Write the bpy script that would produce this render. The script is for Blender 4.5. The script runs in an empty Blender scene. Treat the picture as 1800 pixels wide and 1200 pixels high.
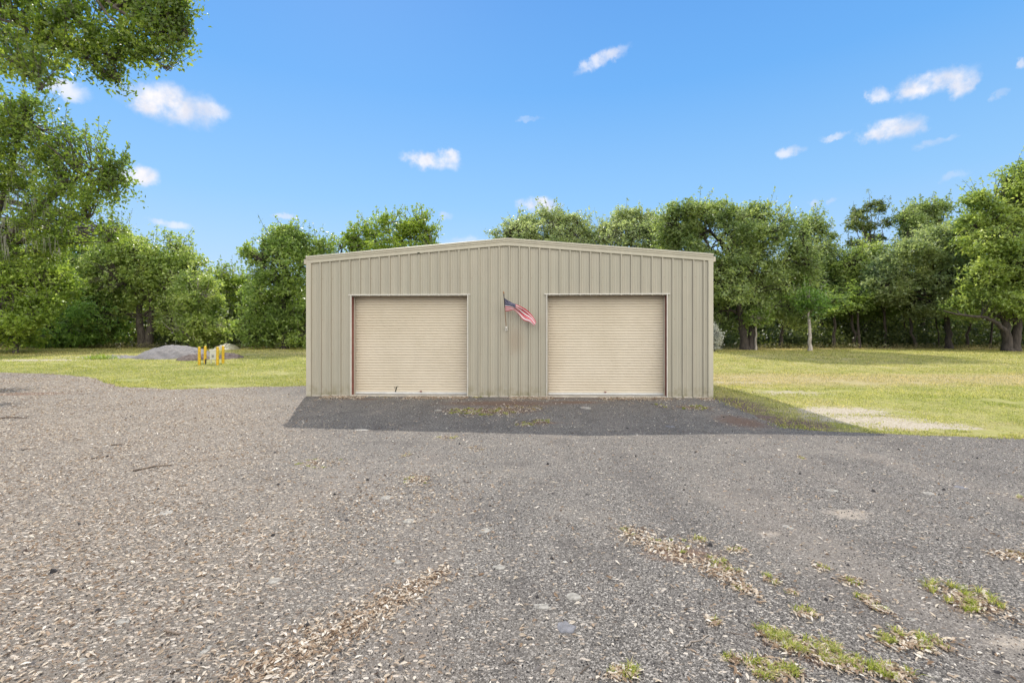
import bpy, math, random
import numpy as np
R = math.radians
C = bpy.context.scene.collection
H0, FP, HOR = 1.72, 850.0, 598.0

# ------------------------------------------------------------------ helpers
def sstep(a, b, x):
    t = np.clip((np.asarray(x, float) - a) / (b - a), 0, 1)
    return t * t * (3 - 2 * t)

def wav(x, y, s=1.0, seed=0):
    """cheap smooth pseudo noise, about -1..1"""
    r = np.random.RandomState(seed + 5); v = 0; w = 0; f = s; a = 1.0
    for k in range(4):
        for j in range(3):
            th = r.rand() * 6.283; p = r.rand() * 6.283
            v = v + a * np.sin((x * math.cos(th) + y * math.sin(th)) * f + p); w += a * .55
        f *= 1.93; a *= .6
    return v / w

def wav3(p, s=1.0, seed=0):
    r = np.random.RandomState(seed + 9); v = 0; f = s; a = 1.0
    for k in range(3):
        for j in range(4):
            d = r.randn(3); d /= np.linalg.norm(d); ph = r.rand() * 6.283
            v = v + a * np.sin(p @ d * f + ph)
        f *= 1.9; a *= .6
    return v / 4.0

def T(x, y):
    x = np.asarray(x, float); y = np.asarray(y, float)
    z = .86 * sstep(18, 50, y)
    z = z - .14 * (1 - sstep(9.0, 14.2, y)) - .05 * sstep(4.3, 7.0, x) * (1 - sstep(12.4, 14.6, y))
    z = z + .035 * wav(x, y, .35, 3) * sstep(15, 30, np.hypot(x, y))
    return z

def G(px, py):
    """ground point seen at photo pixel (px, py)"""
    z = 0.0
    for _ in range(30):
        d = FP * (H0 - z) / (py - HOR); d = min(d, 90)
        z = .5 * z + .5 * float(T((px - 900) / FP * d, d))
    return (px - 900) / FP * d, d, float(T((px - 900) / FP * d, d))

def W(px, py, d):
    return np.array([(px - 900) / FP * d, d, H0 + (HOR - py) / FP * d])

def mesh_np(name, V, F, smooth=False):
    V = np.asarray(V, np.float32); F = np.asarray(F, np.int32)
    me = bpy.data.meshes.new(name)
    n, k = F.shape
    me.vertices.add(len(V)); me.vertices.foreach_set('co', V.ravel())
    me.loops.add(n * k); me.loops.foreach_set('vertex_index', F.ravel())
    me.polygons.add(n); me.polygons.foreach_set('loop_start', np.arange(0, n * k, k, dtype=np.int32))
    me.polygons.foreach_set('loop_total', np.full(n, k, np.int32))
    if smooth: me.polygons.foreach_set('use_smooth', np.ones(n, bool))
    me.update(calc_edges=True); me.validate()
    return me

def link(name, me, mat=None, parent=None, loc=None):
    o = bpy.data.objects.new(name, me); C.objects.link(o)
    if mat is not None and me is not None and not me.materials:
        for m in (mat if isinstance(mat, (list, tuple)) else [mat]): me.materials.append(m)
    if parent is not None: o.parent = parent
    if loc is not None: o.location = loc
    return o

def tag(o, label=None, cat=None, group=None, kind=None):
    if label: o['label'] = label
    if cat: o['category'] = cat
    if group: o['group'] = group
    if kind: o['kind'] = kind
    return o

def empty(name, loc, rz=0):
    o = bpy.data.objects.new(name, None); C.objects.link(o)
    o.location = loc; o.rotation_euler = (0, 0, rz); o.empty_display_size = .3
    return o

class MB:
    """collects polygons, builds one mesh"""
    def __init__(s): s.v = []; s.f = []; s.m = []
    def poly(s, pts, m=0):
        b = len(s.v); s.v += [tuple(map(float, p)) for p in pts]; s.f.append(tuple(range(b, b + len(pts)))); s.m.append(m)
    def box(s, x0, x1, y0, y1, z0, z1, m=0):
        b = len(s.v)
        s.v += [(x0,y0,z0),(x1,y0,z0),(x1,y1,z0),(x0,y1,z0),(x0,y0,z1),(x1,y0,z1),(x1,y1,z1),(x0,y1,z1)]
        for q in ((0,3,2,1),(4,5,6,7),(0,1,5,4),(1,2,6,5),(2,3,7,6),(3,0,4,7)):
            s.f.append(tuple(b + i for i in q)); s.m.append(m)
    def tube(s, pts, rad, n=8, m=0, cap=True):
        V, F = tube_np(pts, rad, n); b = len(s.v)
        s.v += [tuple(map(float, p)) for p in V]
        for q in F: s.f.append(tuple(int(b + i) for i in q)); s.m.append(m)
        if cap:
            s.f.append(tuple(b + n - 1 - i for i in range(n))); s.m.append(m)
            L = len(V) - n; s.f.append(tuple(b + L + i for i in range(n))); s.m.append(m)
    def extr(s, prof, a, b_, m=0, closed=False, caps=False):
        """sweep profile (list of 3-vectors offsets) from a to b_"""
        n = len(prof); i0 = len(s.v)
        for base in (a, b_): s.v += [(base[0]+p[0], base[1]+p[1], base[2]+p[2]) for p in prof]
        for i in range(n if closed else n - 1):
            j = (i + 1) % n; s.f.append((i0+i, i0+j, i0+n+j, i0+n+i)); s.m.append(m)
        if caps:
            s.f.append(tuple(i0 + i for i in reversed(range(n)))); s.m.append(m)
            s.f.append(tuple(i0 + n + i for i in range(n))); s.m.append(m)
    def build(s, name, mat, parent=None, smooth=False, bevel=0, loc=None):
        me = bpy.data.meshes.new(name); me.from_pydata(s.v, [], s.f)
        for mm in (mat if isinstance(mat, (list, tuple)) else [mat]): me.materials.append(mm)
        me.polygons.foreach_set('material_index', s.m)
        if smooth: me.polygons.foreach_set('use_smooth', [True] * len(s.f))
        me.update()
        o = link(name, me, None, parent, loc)
        if bevel:
            b = o.modifiers.new('bevel', 'BEVEL'); b.width = bevel; b.segments = 2; b.limit_method = 'ANGLE'
        return o

def tube_np(pts, rad, n=6):
    pts = np.asarray(pts, float); rad = np.broadcast_to(np.asarray(rad, float), (len(pts),))
    tan = np.gradient(pts, axis=0); tan /= np.linalg.norm(tan, axis=1)[:, None] + 1e-9
    up = np.array([0.13, 0.21, 1.0]) if abs(tan[0][2]) < .8 else np.array([1.0, .2, .1])
    a = np.arange(n) / n * 2 * math.pi
    V = []
    for p, t, r in zip(pts, tan, rad):
        u = np.cross(t, up); u /= np.linalg.norm(u) + 1e-9; v = np.cross(t, u)
        V.append(p + r * (np.cos(a)[:, None] * u + np.sin(a)[:, None] * v))
    V = np.concatenate(V); F = []
    for i in range(len(pts) - 1):
        for j in range(n):
            k = (j + 1) % n; F.append((i*n+j, i*n+k, (i+1)*n+k, (i+1)*n+j))
    return V, np.array(F, np.int32)

# ------------------------------------------------------------------ materials
class NT:
    def __init__(s, name):
        s.mat = bpy.data.materials.new(name); s.mat.use_nodes = True
        s.t = s.mat.node_tree; s.t.nodes.clear()
        s.out = s.n('ShaderNodeOutputMaterial')
    def n(s, typ, ins=None, **kw):
        nd = s.t.nodes.new(typ)
        for k, v in kw.items(): setattr(nd, k, v)
        for k, v in (ins or {}).items(): s.set(nd.inputs[k], v)
        return nd
    def set(s, sock, v):
        if isinstance(v, bpy.types.NodeSocket): s.t.links.new(v, sock)
        elif isinstance(v, bpy.types.Node): s.t.links.new(v.outputs[0], sock)
        else:
            if isinstance(v, (tuple, list)) and sock.type == 'RGBA' and len(v) == 3: v = (*v, 1)
            sock.default_value = v
    def math(s, op, a, b=0.0, clamp=False):
        return s.n('ShaderNodeMath', {0: a, 1: b}, operation=op, use_clamp=clamp).outputs[0]
    def noise(s, scale, vec=None, detail=4, rough=.6, dist=0):
        nd = s.n('ShaderNodeTexNoise', {'Scale': scale, 'Detail': detail, 'Roughness': rough, 'Distortion': dist})
        if vec is not None: s.set(nd.inputs['Vector'], vec)
        return nd.outputs['Fac']
    def mr(s, v, a, b, c=0.0, d=1.0, smooth=True):
        return s.n('ShaderNodeMapRange', {'Value': v, 'From Min': a, 'From Max': b, 'To Min': c, 'To Max': d},
                   interpolation_type='SMOOTHSTEP' if smooth else 'LINEAR').outputs[0]
    def mix(s, f, a, b, mode='MIX'):
        nd = s.n('ShaderNodeMix', data_type='RGBA', blend_type=mode)
        s.set(nd.inputs[0], f); s.set(nd.inputs[6], a); s.set(nd.inputs[7], b)
        return nd.outputs[2]
    def ramp(s, f, stops, const=False):
        nd = s.n('ShaderNodeValToRGB'); s.set(nd.inputs[0], f); cr = nd.color_ramp
        if const: cr.interpolation = 'CONSTANT'
        while len(cr.elements) > len(stops): cr.elements.remove(cr.elements[-1])
        while len(cr.elements) < len(stops): cr.elements.new(1)
        for e, (p, c) in zip(cr.elements, stops): e.position = p; e.color = (*c, 1)
        return nd.outputs[0]
    def bump(s, h, strength=.5, dist=.01):
        return s.n('ShaderNodeBump', {'Height': h, 'Strength': strength, 'Distance': dist}).outputs[0]
    def pbsdf(s, col, rough=.7, normal=None, metal=0, spec=.5):
        nd = s.n('ShaderNodeBsdfPrincipled', {'Base Color': col, 'Roughness': rough, 'Metallic': metal, 'Specular IOR Level': spec})
        if normal is not None: s.set(nd.inputs['Normal'], normal)
        return nd.outputs[0]
    def done(s, sh): s.t.links.new(sh, s.out.inputs[0]); return s.mat

def objco(n): return n.n('ShaderNodeTexCoord').outputs['Object']

def simple(name, col, rough=.6, var=.12, scale=6, metal=0, bump=0, spec=.5):
    n = NT(name); co = objco(n)
    f = n.noise(scale, co, 5, .65)
    c = n.mix(n.mr(f, .3, .7), tuple(x * (1 - var) for x in col), tuple(min(1, x * (1 + var)) for x in col))
    nm = n.bump(n.noise(scale * 8, co, 3), bump, .01) if bump else None
    return n.done(n.pbsdf(c, rough, nm, metal, spec))

def foliage(name, dark, mid, light, trans=.46, tcol=None, rough=.45, patch=.4):
    n = NT(name); co = objco(n)
    rnd = n.n('ShaderNodeNewGeometry').outputs['Random Per Island']
    nz = n.noise(patch, co, 3, .6)
    oi = n.n('ShaderNodeObjectInfo').outputs['Random']
    f = n.math('ADD', n.math('MULTIPLY', rnd, .55), n.math('MULTIPLY', n.mr(nz, .35, .65), .45))
    c = n.ramp(f, [(0, dark), (.5, mid), (1, light)])
    c = n.mix(n.mr(oi, 0, 1, .0, .25, False), c, mid)
    tc = n.mix(1.0, c, tcol or (1.5, 1.55, .8), 'MULTIPLY')
    tr = n.n('ShaderNodeBsdfTranslucent', {'Color': tc}).outputs[0]
    pb = n.pbsdf(c, rough, None, 0, .6)
    mx = n.n('ShaderNodeMixShader', {0: trans, 1: pb, 2: tr}).outputs[0]
    return n.done(mx)

M = {}
M['oak'] = foliage('oak_leaves', (0.109,0.169,0.049), (0.219,0.304,0.081), (0.383,0.456,0.128), 0.50)
M['bright'] = foliage('bright_leaves', (0.119,0.188,0.032), (0.238,0.319,0.053), (0.381,0.441,0.095), 0.52)
M['gray'] = foliage('grey_green_leaves', (0.145,0.194,0.085), (0.274,0.329,0.156), (0.452,0.493,0.256), 0.48, (1.8,1.8,1.1))
M['deep'] = foliage('deep_green_leaves', (0.071,0.142,0.040), (0.153,0.265,0.063), (0.286,0.416,0.099), 0.50)
M['near'] = foliage('near_oak_leaves', (0.067,0.110,0.026), (0.165,0.235,0.046), (0.358,0.414,0.079), 0.55, patch=.9)
M['live'] = foliage('live_oak_leaves', (.085,.13,.045), (.20,.265,.10), (.40,.46,.21), .5, (1.9,1.85,1.05))
M['fresh'] = foliage('fresh_oak_leaves', (.11,.175,.045), (.26,.34,.095), (.48,.54,.20), .5, (1.75,1.7,.95))
M['brush'] = foliage('understory_leaves', (.03,.045,.017), (.08,.11,.038), (.30,.33,.13), .42, (1.8,1.8,.9))  # leaf colour darkened to stand in for the shade under the canopy
M['pine'] = foliage('pine_needles', (.06,.09,.035), (.13,.17,.06), (.24,.28,.11), .4, (1.8,1.8,.9))
M['pale_bush'] = foliage('pale_shrub_leaves', (.4,.41,.35), (.6,.6,.54), (.75,.75,.7), .3, (1.1,1.1,.9))
M['blade'] = None

def bark(name, a, b):
    n = NT(name); co = objco(n)
    mp = n.n('ShaderNodeMapping', {'Vector': co, 'Scale': (1, 1, .25)}).outputs[0]
    f = n.noise(7, mp, 6, .7)
    c = n.mix(n.mr(f, .35, .65), a, b)
    return n.done(n.pbsdf(c, .9, n.bump(f, .8, .05)))
M['bark'] = bark('bark', (.05,.04,.032), (.13,.11,.09))
M['bark_pale'] = bark('pale_bark', (.22,.19,.16), (.42,.38,.33))
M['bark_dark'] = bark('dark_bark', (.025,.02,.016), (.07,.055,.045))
M['moss'] = simple('spanish_moss', (.17,.17,.12), .9, .3)

# gravel
def gravel_mat(name, pile=None):
    n = NT(name); co = objco(n)
    v1 = n.n('ShaderNodeTexVoronoi', {'Vector': co, 'Scale': 88.0, 'Randomness': 1.0})
    v2 = n.n('ShaderNodeTexVoronoi', {'Vector': co, 'Scale': 170.0})
    r1 = n.n('ShaderNodeSeparateColor', {0: v1.outputs['Color']}).outputs[0]
    r2 = n.n('ShaderNodeSeparateColor', {0: v2.outputs['Color']}).outputs[1]
    st = [(0, (.020,.018,.016)), (.38, (.068,.062,.055)), (.64, (.145,.132,.117)), (.85, (.31,.28,.24)), (1, (.66,.60,.52))]
    c = n.mix(.45, n.ramp(r1, st), n.ramp(r2, st))
    big = n.noise(.55, co, 5, .62)
    mid = n.noise(3.2, co, 5, .65)
    # patches of fine sandy dust between the stones
    dust = n.math('MULTIPLY', n.mr(big, .45, .7), n.mr(mid, .35, .7))
    c = n.mix(n.math('MULTIPLY', dust, .7), c, (.275,.243,.2))
    c = n.mix(n.mr(n.noise(1.3, co, 4), .5, .7, 0, .5), c, (.085,.075,.068))
    rut = n.noise(1.0, n.n('ShaderNodeMapping', {'Vector': co, 'Scale': (.9, .16, 1), 'Rotation': (0, 0, .35)}).outputs[0], 4, .55)
    c = n.mix(n.mr(rut, .5, .68, 0, .38), c, (.24,.205,.17))
    c = n.mix(n.mr(rut, .46, .3, 0, .35), c, (.075,.068,.064))
    if pile is None:
        at = n.n('ShaderNodeAttribute', attribute_name='litter')
        lit = n.n('ShaderNodeSeparateColor', {0: at.outputs['Color']})
        # crumbled leaf fragments
        mp = n.n('ShaderNodeMapping', {'Vector': co, 'Scale': (1, 1.7, 1), 'Rotation': (0, 0, .5)}).outputs[0]
        v3 = n.n('ShaderNodeTexVoronoi', {'Vector': mp, 'Scale': 30.0})
        v3c = n.n('ShaderNodeSeparateColor', {0: v3.outputs['Color']})
        bits = n.math('LESS_THAN', v3c.outputs[0], n.math('MULTIPLY', lit.outputs[0], .62))
        near = n.math('LESS_THAN', v3.outputs['Distance'], .5)
        lc = n.ramp(v3c.outputs[1], [(0, (.10,.07,.05)), (.3, (.28,.21,.15)), (.65, (.46,.38,.29)), (1, (.70,.61,.50))])
        c = n.mix(n.math('MULTIPLY', lit.outputs[0], .45), c, (.232,.187,.138))
        c = n.mix(n.math('MULTIPLY', n.math('MULTIPLY', bits, near), .8), c, lc)
        # pale sand spots
        c = n.mix(n.mr(n.math('ADD', lit.outputs[1], n.math('MULTIPLY', n.math('SUBTRACT', n.noise(14, co, 5), .5), .9)), .35, .85, 0, .75), c, (.42,.355,.28))
        # bare earth
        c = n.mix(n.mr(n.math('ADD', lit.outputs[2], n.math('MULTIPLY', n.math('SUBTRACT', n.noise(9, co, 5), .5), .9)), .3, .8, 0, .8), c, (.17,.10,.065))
    else:
        c = n.mix(.35, c, pile)
    h = n.math('ADD', n.math('MULTIPLY', v1.outputs['Distance'], -1.0), n.math('MULTIPLY', v2.outputs['Distance'], -.5))
    h = n.math('ADD', h, n.math('MULTIPLY', n.noise(20, co, 4), .8))
    return n.done(n.pbsdf(c, .9, n.bump(h, .75, .011), 0, .25))
M['gravel'] = gravel_mat('gravel')
M['pile'] = gravel_mat('heaped_gravel', (.33,.31,.31))
M['mulch'] = gravel_mat('heaped_mulch', (.12,.05,.04))

def lawn_col(n, co, at):
    sp = n.n('ShaderNodeSeparateColor', {0: at})
    a = n.noise(.35, co, 5, .6); b = n.noise(1.6, co, 5, .65); d = n.noise(9, co, 4, .7)
    c = n.mix(n.mr(a, .35, .65), (.285,.30,.07), (.40,.38,.13))
    c = n.mix(n.mr(b, .46, .66, 0, .75), c, (.48,.42,.18))
    c = n.mix(n.mr(n.noise(.8, co, 6, .7), .5, .7, 0, .6), c, (.19,.235,.045))
    c = n.mix(n.mr(d, .35, .75, 0, .4), c, (.15,.18,.045))
    dry = n.math('ADD', sp.outputs[1], n.math('MULTIPLY', n.math('SUBTRACT', n.noise(1.1, co, 6, .7), .5), 1.1))
    c = n.mix(n.mr(dry, .25, .85, 0, .8), c, (.44,.35,.20))
    return c, sp

n = NT('lawn_ground'); co = objco(n); at = n.n('ShaderNodeAttribute', attribute_name='mixc').outputs['Color']
c, sp = lawn_col(n, co, at)
c = n.mix(n.mr(n.noise(30, co, 4, .7), .4, .7, 0, .45), c, (.17,.125,.07))
sand = n.math('ADD', sp.outputs[0], n.math('MULTIPLY', n.math('SUBTRACT', n.noise(3.6, co, 7, .75), .5), 2.6))
sc_ = n.mix(n.mr(n.noise(25, co, 4), .4, .65), (.34,.285,.2), (.55,.49,.39))
c = n.mix(n.mr(sand, .38, .62), c, sc_)
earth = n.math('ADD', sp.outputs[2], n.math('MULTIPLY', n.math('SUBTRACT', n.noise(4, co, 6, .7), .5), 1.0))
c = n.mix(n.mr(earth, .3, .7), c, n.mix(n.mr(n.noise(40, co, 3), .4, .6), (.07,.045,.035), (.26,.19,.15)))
M['lawn'] = n.done(n.pbsdf(c, .95, n.bump(n.math('ADD', n.noise(22, co, 5, .7), n.noise(5, co, 3)), .7, .05), 0, .15))

def blade_mat(name, a, b, cdry, at=False):
    n = NT(name); co = objco(n)
    rnd = n.n('ShaderNodeNewGeometry').outputs['Random Per Island']
    if at:
        atc = n.n('ShaderNodeAttribute', attribute_name='mixc').outputs['Color']
        c, sp = lawn_col(n, co, atc)
        c = n.mix(1.0, c, n.ramp(rnd, [(0, (.55,.6,.5)), (.5, (1.05,1.1,.95)), (.85, (1.45,1.4,1.3)), (1, (1.9,1.75,1.7))]), 'MULTIPLY')
    else:
        c = n.ramp(rnd, [(0, a), (.55, b), (.8, tuple(x * 1.35 for x in b)), (.84, cdry), (1, tuple(x * 1.3 for x in cdry))])
    tr = n.n('ShaderNodeBsdfTranslucent', {'Color': n.mix(1.0, c, (1.3,1.35,.9), 'MULTIPLY')}).outputs[0]
    return n.done(n.n('ShaderNodeMixShader', {0: .4, 1: n.pbsdf(c, .5, None, 0, .3), 2: tr}).outputs[0])
M['grass'] = blade_mat('grass_blades', None, None, None, True)
M['tuft'] = blade_mat('tuft_blades', (.16,.22,.025), (.36,.38,.07), (.58,.48,.26))
M['tuft_dry'] = blade_mat('dry_tuft_blades', (.22,.16,.06), (.34,.26,.12), (.45,.33,.2))

n = NT('dead_leaves')
rnd = n.n('ShaderNodeNewGeometry').outputs['Random Per Island']
c = n.ramp(rnd, [(0, (.09,.06,.045)), (.10, (.26,.17,.10)), (.3, (.40,.28,.18)), (.55, (.54,.43,.31)), (.8, (.74,.64,.50)), (1, (.88,.81,.70))])
tr = n.n('ShaderNodeBsdfTranslucent', {'Color': c}).outputs[0]
M['dead'] = n.done(n.n('ShaderNodeMixShader', {0: .33, 1: n.pbsdf(c, .65, None, 0, .3), 2: tr}).outputs[0])
n = NT('loose_stones')
rnd = n.n('ShaderNodeNewGeometry').outputs['Random Per Island']
c = n.ramp(rnd, [(0, (.018,.016,.016)), (.45, (.05,.045,.042)), (.7, (.13,.115,.105)), (.92, (.28,.25,.22)), (1, (.6,.55,.48))])
M['stones'] = n.done(n.pbsdf(c, .85, None, 0, .3))
M['flat'] = simple('pale_limestone', (.32,.295,.25), .9, .35, 22, bump=.9)
M['flat_dark'] = simple('dark_stone', (.17,.165,.17), .9, .25, 18, bump=.6)
M['twig'] = bark('twig_bark', (.08,.06,.045), (.26,.20,.15))
M['twig_pale'] = bark('pale_twig_bark', (.25,.21,.17), (.42,.36,.3))
M['yellow'] = simple('yellow_paint', (.62,.39,.012), .5, .35, 14)
M['box'] = simple('weathered_box_paint', (.55,.55,.50), .5, .12, 5)
M['black_iron'] = simple('black_pipe', (.03,.03,.03), .5)

# painted steel siding
def siding(name, base, stain=False):
    n = NT(name); co = objco(n)
    mp = n.n('ShaderNodeMapping', {'Vector': co, 'Scale': (6, 6, .35)}).outputs[0]
    streak = n.noise(1.0, mp, 6, .65)
    cloud = n.noise(.7, co, 4, .6)
    c = n.mix(n.mr(streak, .3, .7), tuple(x * .93 for x in base), tuple(x * 1.05 for x in base))
    c = n.mix(n.mr(cloud, .35, .7, 0, .3), c, (base[0]*.9, base[1]*.96, base[2]*.95))
    z = n.n('ShaderNodeSeparateXYZ', {0: co}).outputs[2]
    splash = n.math('MULTIPLY', n.mr(z, .0, .5, 1, 0), n.mr(n.noise(5, co, 5), .35, .7))
    c = n.mix(n.math('MULTIPLY', splash, .85), c, (.20,.18,.10))
    c = n.mix(n.mr(n.noise(40, co, 2, .5), .71, .76, 0, .5), c, (.2,.17,.12))
    if stain:   # brown run-off stain below the flag bracket
        d = n.n('ShaderNodeVectorMath', {0: n.n('ShaderNodeVectorMath', {0: co, 1: (.28, 0, 1.72)}, operation='SUBTRACT').outputs[0], 1: (2.1, 0, 1.5)}, operation='MULTIPLY').outputs[0]
        ln = n.n('ShaderNodeVectorMath', {0: d}, operation='LENGTH').outputs['Value']
        s = n.math('ADD', ln, n.math('MULTIPLY', n.math('SUBTRACT', n.noise(3, co, 4), .5), .5))
        c = n.mix(n.mr(s, .1, .95, .38, 0), c, (.26,.18,.115))
    h = n.noise(1.1, co, 3, .5)
    return n.done(n.pbsdf(c, .5, n.bump(h, .3, .05), 0, .4))
M['siding'] = siding('tan_siding', (.362,.332,.262), True)
M['rib_shade'] = siding('shaded_rib_flank', (.295,.26,.20))  # darker siding for the rib flanks: shade lines painted into the colour
M['trim'] = siding('tan_trim', (.43,.395,.31))
M['roof'] = siding('tan_roof', (.4,.37,.31))
M['jtrim'] = simple('off_white_trim', (.58,.55,.49), .5, .08)
M['red'] = simple('red_oxide_steel', (.20,.06,.045), .6, .2)
M['slab'] = simple('concrete', (.40,.36,.30), .9, .2, 5, bump=.4)
M['bar'] = simple('pale_bottom_bar', (.55,.55,.53), .45, .1, 3)
n = NT('beige_curtain'); co = objco(n)
mp = n.n('ShaderNodeMapping', {'Vector': co, 'Scale': (.6, 1, .5)}).outputs[0]
c = n.mix(n.mr(n.noise(1.5, mp, 5, .6), .3, .7), (.53,.462,.352), (.58,.51,.40))
mp2 = n.n('ShaderNodeMapping', {'Vector': co, 'Scale': (4, 1, .3)}).outputs[0]
c = n.mix(n.mr(n.noise(2, mp2, 5, .7), .5, .8, 0, .12), c, (.42,.35,.26))
M['curtain'] = n.done(n.pbsdf(c, .45, None, 0, .4))
M['dark_hole'] = simple('dark_slot', (.03,.03,.015), .8)

# ------------------------------------------------------------------ ground
poly = [G(*p)[:2] for p in ((0,655),(80,656),(150,662),(185,671),(215,680),(300,684.5),(450,680),(541,678))]
poly = [(-60, 34)] + [(-38, 27.5)] + poly
poly += [(-6.3, 18.2), (-6.0, 14.9), (5.7, 14.6)]
poly += [G(*p)[:2] for p in ((1262,703),(1300,719),(1340,738),(1378,752),(1450,758),(1560,762),(1650,766),(1800,771))]
poly += [(14, 8.2), (30, 4), (30, -12), (-60, -12)]
PX = np.array([p[0] for p in poly]); PY = np.array([p[1] for p in poly])

def sd_poly(x, y):
    x = np.asarray(x, float); y = np.asarray(y, float)
    d = np.full(x.shape, 1e9); inside = np.zeros(x.shape, bool)
    N = len(PX)
    for i in range(N):
        ax, ay, bx, by = PX[i], PY[i], PX[(i+1) % N], PY[(i+1) % N]
        ex, ey = bx-ax, by-ay
        t = np.clip(((x-ax)*ex + (y-ay)*ey) / (ex*ex+ey*ey), 0, 1)
        d = np.minimum(d, np.hypot(x-ax-t*ex, y-ay-t*ey))
        cond = (ay > y) != (by > y)
        with np.errstate(divide='ignore', invalid='ignore'):
            xi = ax + (y-ay) * ex / (ey if ey != 0 else 1e-9)
        inside ^= cond & (x < xi)
    return np.where(inside, d, -d)
def sdg(x, y):
    far = np.clip(np.hypot(x, y) / 20, .5, 1.3)
    return sd_poly(x, y) + (.10 * wav(x, y, 2.0, 11) + .05 * wav(x, y, 9.0, 12)) * far

TH = math.atan2(.47, 12.175)
def to_b(x, y):   # world -> building local
    x0, y0 = (-6.254+5.921)/2, (14.85+14.38)/2
    dx, dy = x-x0, y-y0; c, s = math.cos(TH), math.sin(TH)
    return dx*c - dy*s, dx*s + dy*c
def Zg(x, y):
    return T(x, y) + .006 + .008 * (1 + wav(x, y, 2.5, 21)) * sstep(.15, .6, sd_poly(x, y))

def litter_boundary(x, y):
    """0..1: how leafy the gravel is (left side much more)"""
    xb = -.6 - .52 * (np.maximum(y, 1) - 2.5)
    l = sstep(1.6, -2.2, (x - xb) + .5 * wav(x, y, 1.1, 31))
    return l
TUFTS = []   # filled below: (x, y, rx, ry)
def drift(x, y):
    # raked up ridge of leaves, lower middle of the photo
    ax, ay, _ = G(785, 1003); bx, by, _ = G(430, 1205)
    ex, ey = bx-ax, by-ay; t = np.clip(((x-ax)*ex+(y-ay)*ey)/(ex*ex+ey*ey), 0, 1)
    d = np.hypot(x-ax-t*ex, y-ay-t*ey)
    return np.exp(-(d / (.05 + .05 * t + .02*wav(x, y, 6, 35)))**2)
sand_spots = [(*G(1352,938)[:2], .17, .09), (*G(1775,1133)[:2], .22, .10), (*G(1490,905)[:2], .3, .2), (*G(200,1020)[:2], .1, .1)]
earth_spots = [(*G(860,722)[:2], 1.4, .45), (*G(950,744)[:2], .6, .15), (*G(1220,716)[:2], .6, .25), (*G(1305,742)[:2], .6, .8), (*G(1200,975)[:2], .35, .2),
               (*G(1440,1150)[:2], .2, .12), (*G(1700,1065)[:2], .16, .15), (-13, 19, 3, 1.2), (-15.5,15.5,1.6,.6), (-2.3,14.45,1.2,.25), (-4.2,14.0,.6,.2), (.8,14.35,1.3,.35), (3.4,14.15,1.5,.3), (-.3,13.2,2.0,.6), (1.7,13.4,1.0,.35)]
def spot(x, y, L):
    v = 0 * x
    for cx, cy, rx, ry in L: v = np.maximum(v, 1 - np.hypot((x-cx)/rx, (y-cy)/ry) * .6)
    return np.clip(v, 0, 1)

def grid(xs, ys):
    X, Y = np.meshgrid(xs, ys); n, m = len(ys), len(xs)
    i = np.arange(n*m).reshape(n, m)
    F = np.stack([i[:-1,:-1], i[:-1,1:], i[1:,1:], i[1:,:-1]], -1).reshape(-1, 4)
    return X.ravel(), Y.ravel(), F
def colattr(me, name, arr):
    a = me.color_attributes.new(name, 'FLOAT_COLOR', 'POINT')
    a.data.foreach_set('color', np.concatenate([arr, np.ones((len(arr), 1))], 1).astype(np.float32).ravel())

# gravel sheet (marching squares at its ragged edge)
xs = np.concatenate([np.arange(-60, -30, 1.0), np.arange(-30, 12, .14), np.arange(12, 30, 1.0)])
ys = np.concatenate([np.arange(-12, 0, 1.0), np.arange(0, 28, .14), np.arange(28, 35, .7)])
X, Y, F = grid(xs, ys); S = sdg(X, Y)
inn = (S > 0)[F]; full = F[inn.all(1)]; part = F[inn.any(1) & ~inn.all(1)]
V = [np.stack([X, Y], 1)]; extra = []; tris = []; cache = {}; nb = len(X)
def cut(a, b):
    k = (min(a, b), max(a, b))
    if k not in cache:
        t = S[a] / (S[a] - S[b]); extra.append((X[a] + (X[b]-X[a])*t, Y[a] + (Y[b]-Y[a])*t)); cache[k] = nb + len(extra) - 1
    return cache[k]
for q in part:
    pts = []
    for i in range(4):
        a, b = int(q[i]), int(q[(i+1) % 4])
        if S[a] > 0: pts.append(a)
        if (S[a] > 0) != (S[b] > 0): pts.append(cut(a, b))
    for i in range(1, len(pts)-1): tris.append((pts[0], pts[i], pts[i+1]))
V2 = np.concatenate([V[0], np.array(extra)])
ft = np.concatenate([full[:, [0,1,2]], full[:, [0,2,3]], np.array(tris)])
used = np.unique(ft); remap = np.zeros(len(V2), int); remap[used] = np.arange(len(used))
V2 = V2[used]; ft = remap[ft]
gx, gy = V2[:, 0], V2[:, 1]
me = mesh_np('gravel_drive', np.stack([gx, gy, Zg(gx, gy)], 1), ft, True)
lb = litter_boundary(gx, gy)
colattr(me, 'litter', np.stack([np.clip(.12 + .88*lb + .9*drift(gx, gy), 0, 1), spot(gx, gy, sand_spots), spot(gx, gy, earth_spots)], 1))
tag(link('gravel_drive', me, M['gravel']), kind='structure')

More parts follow.
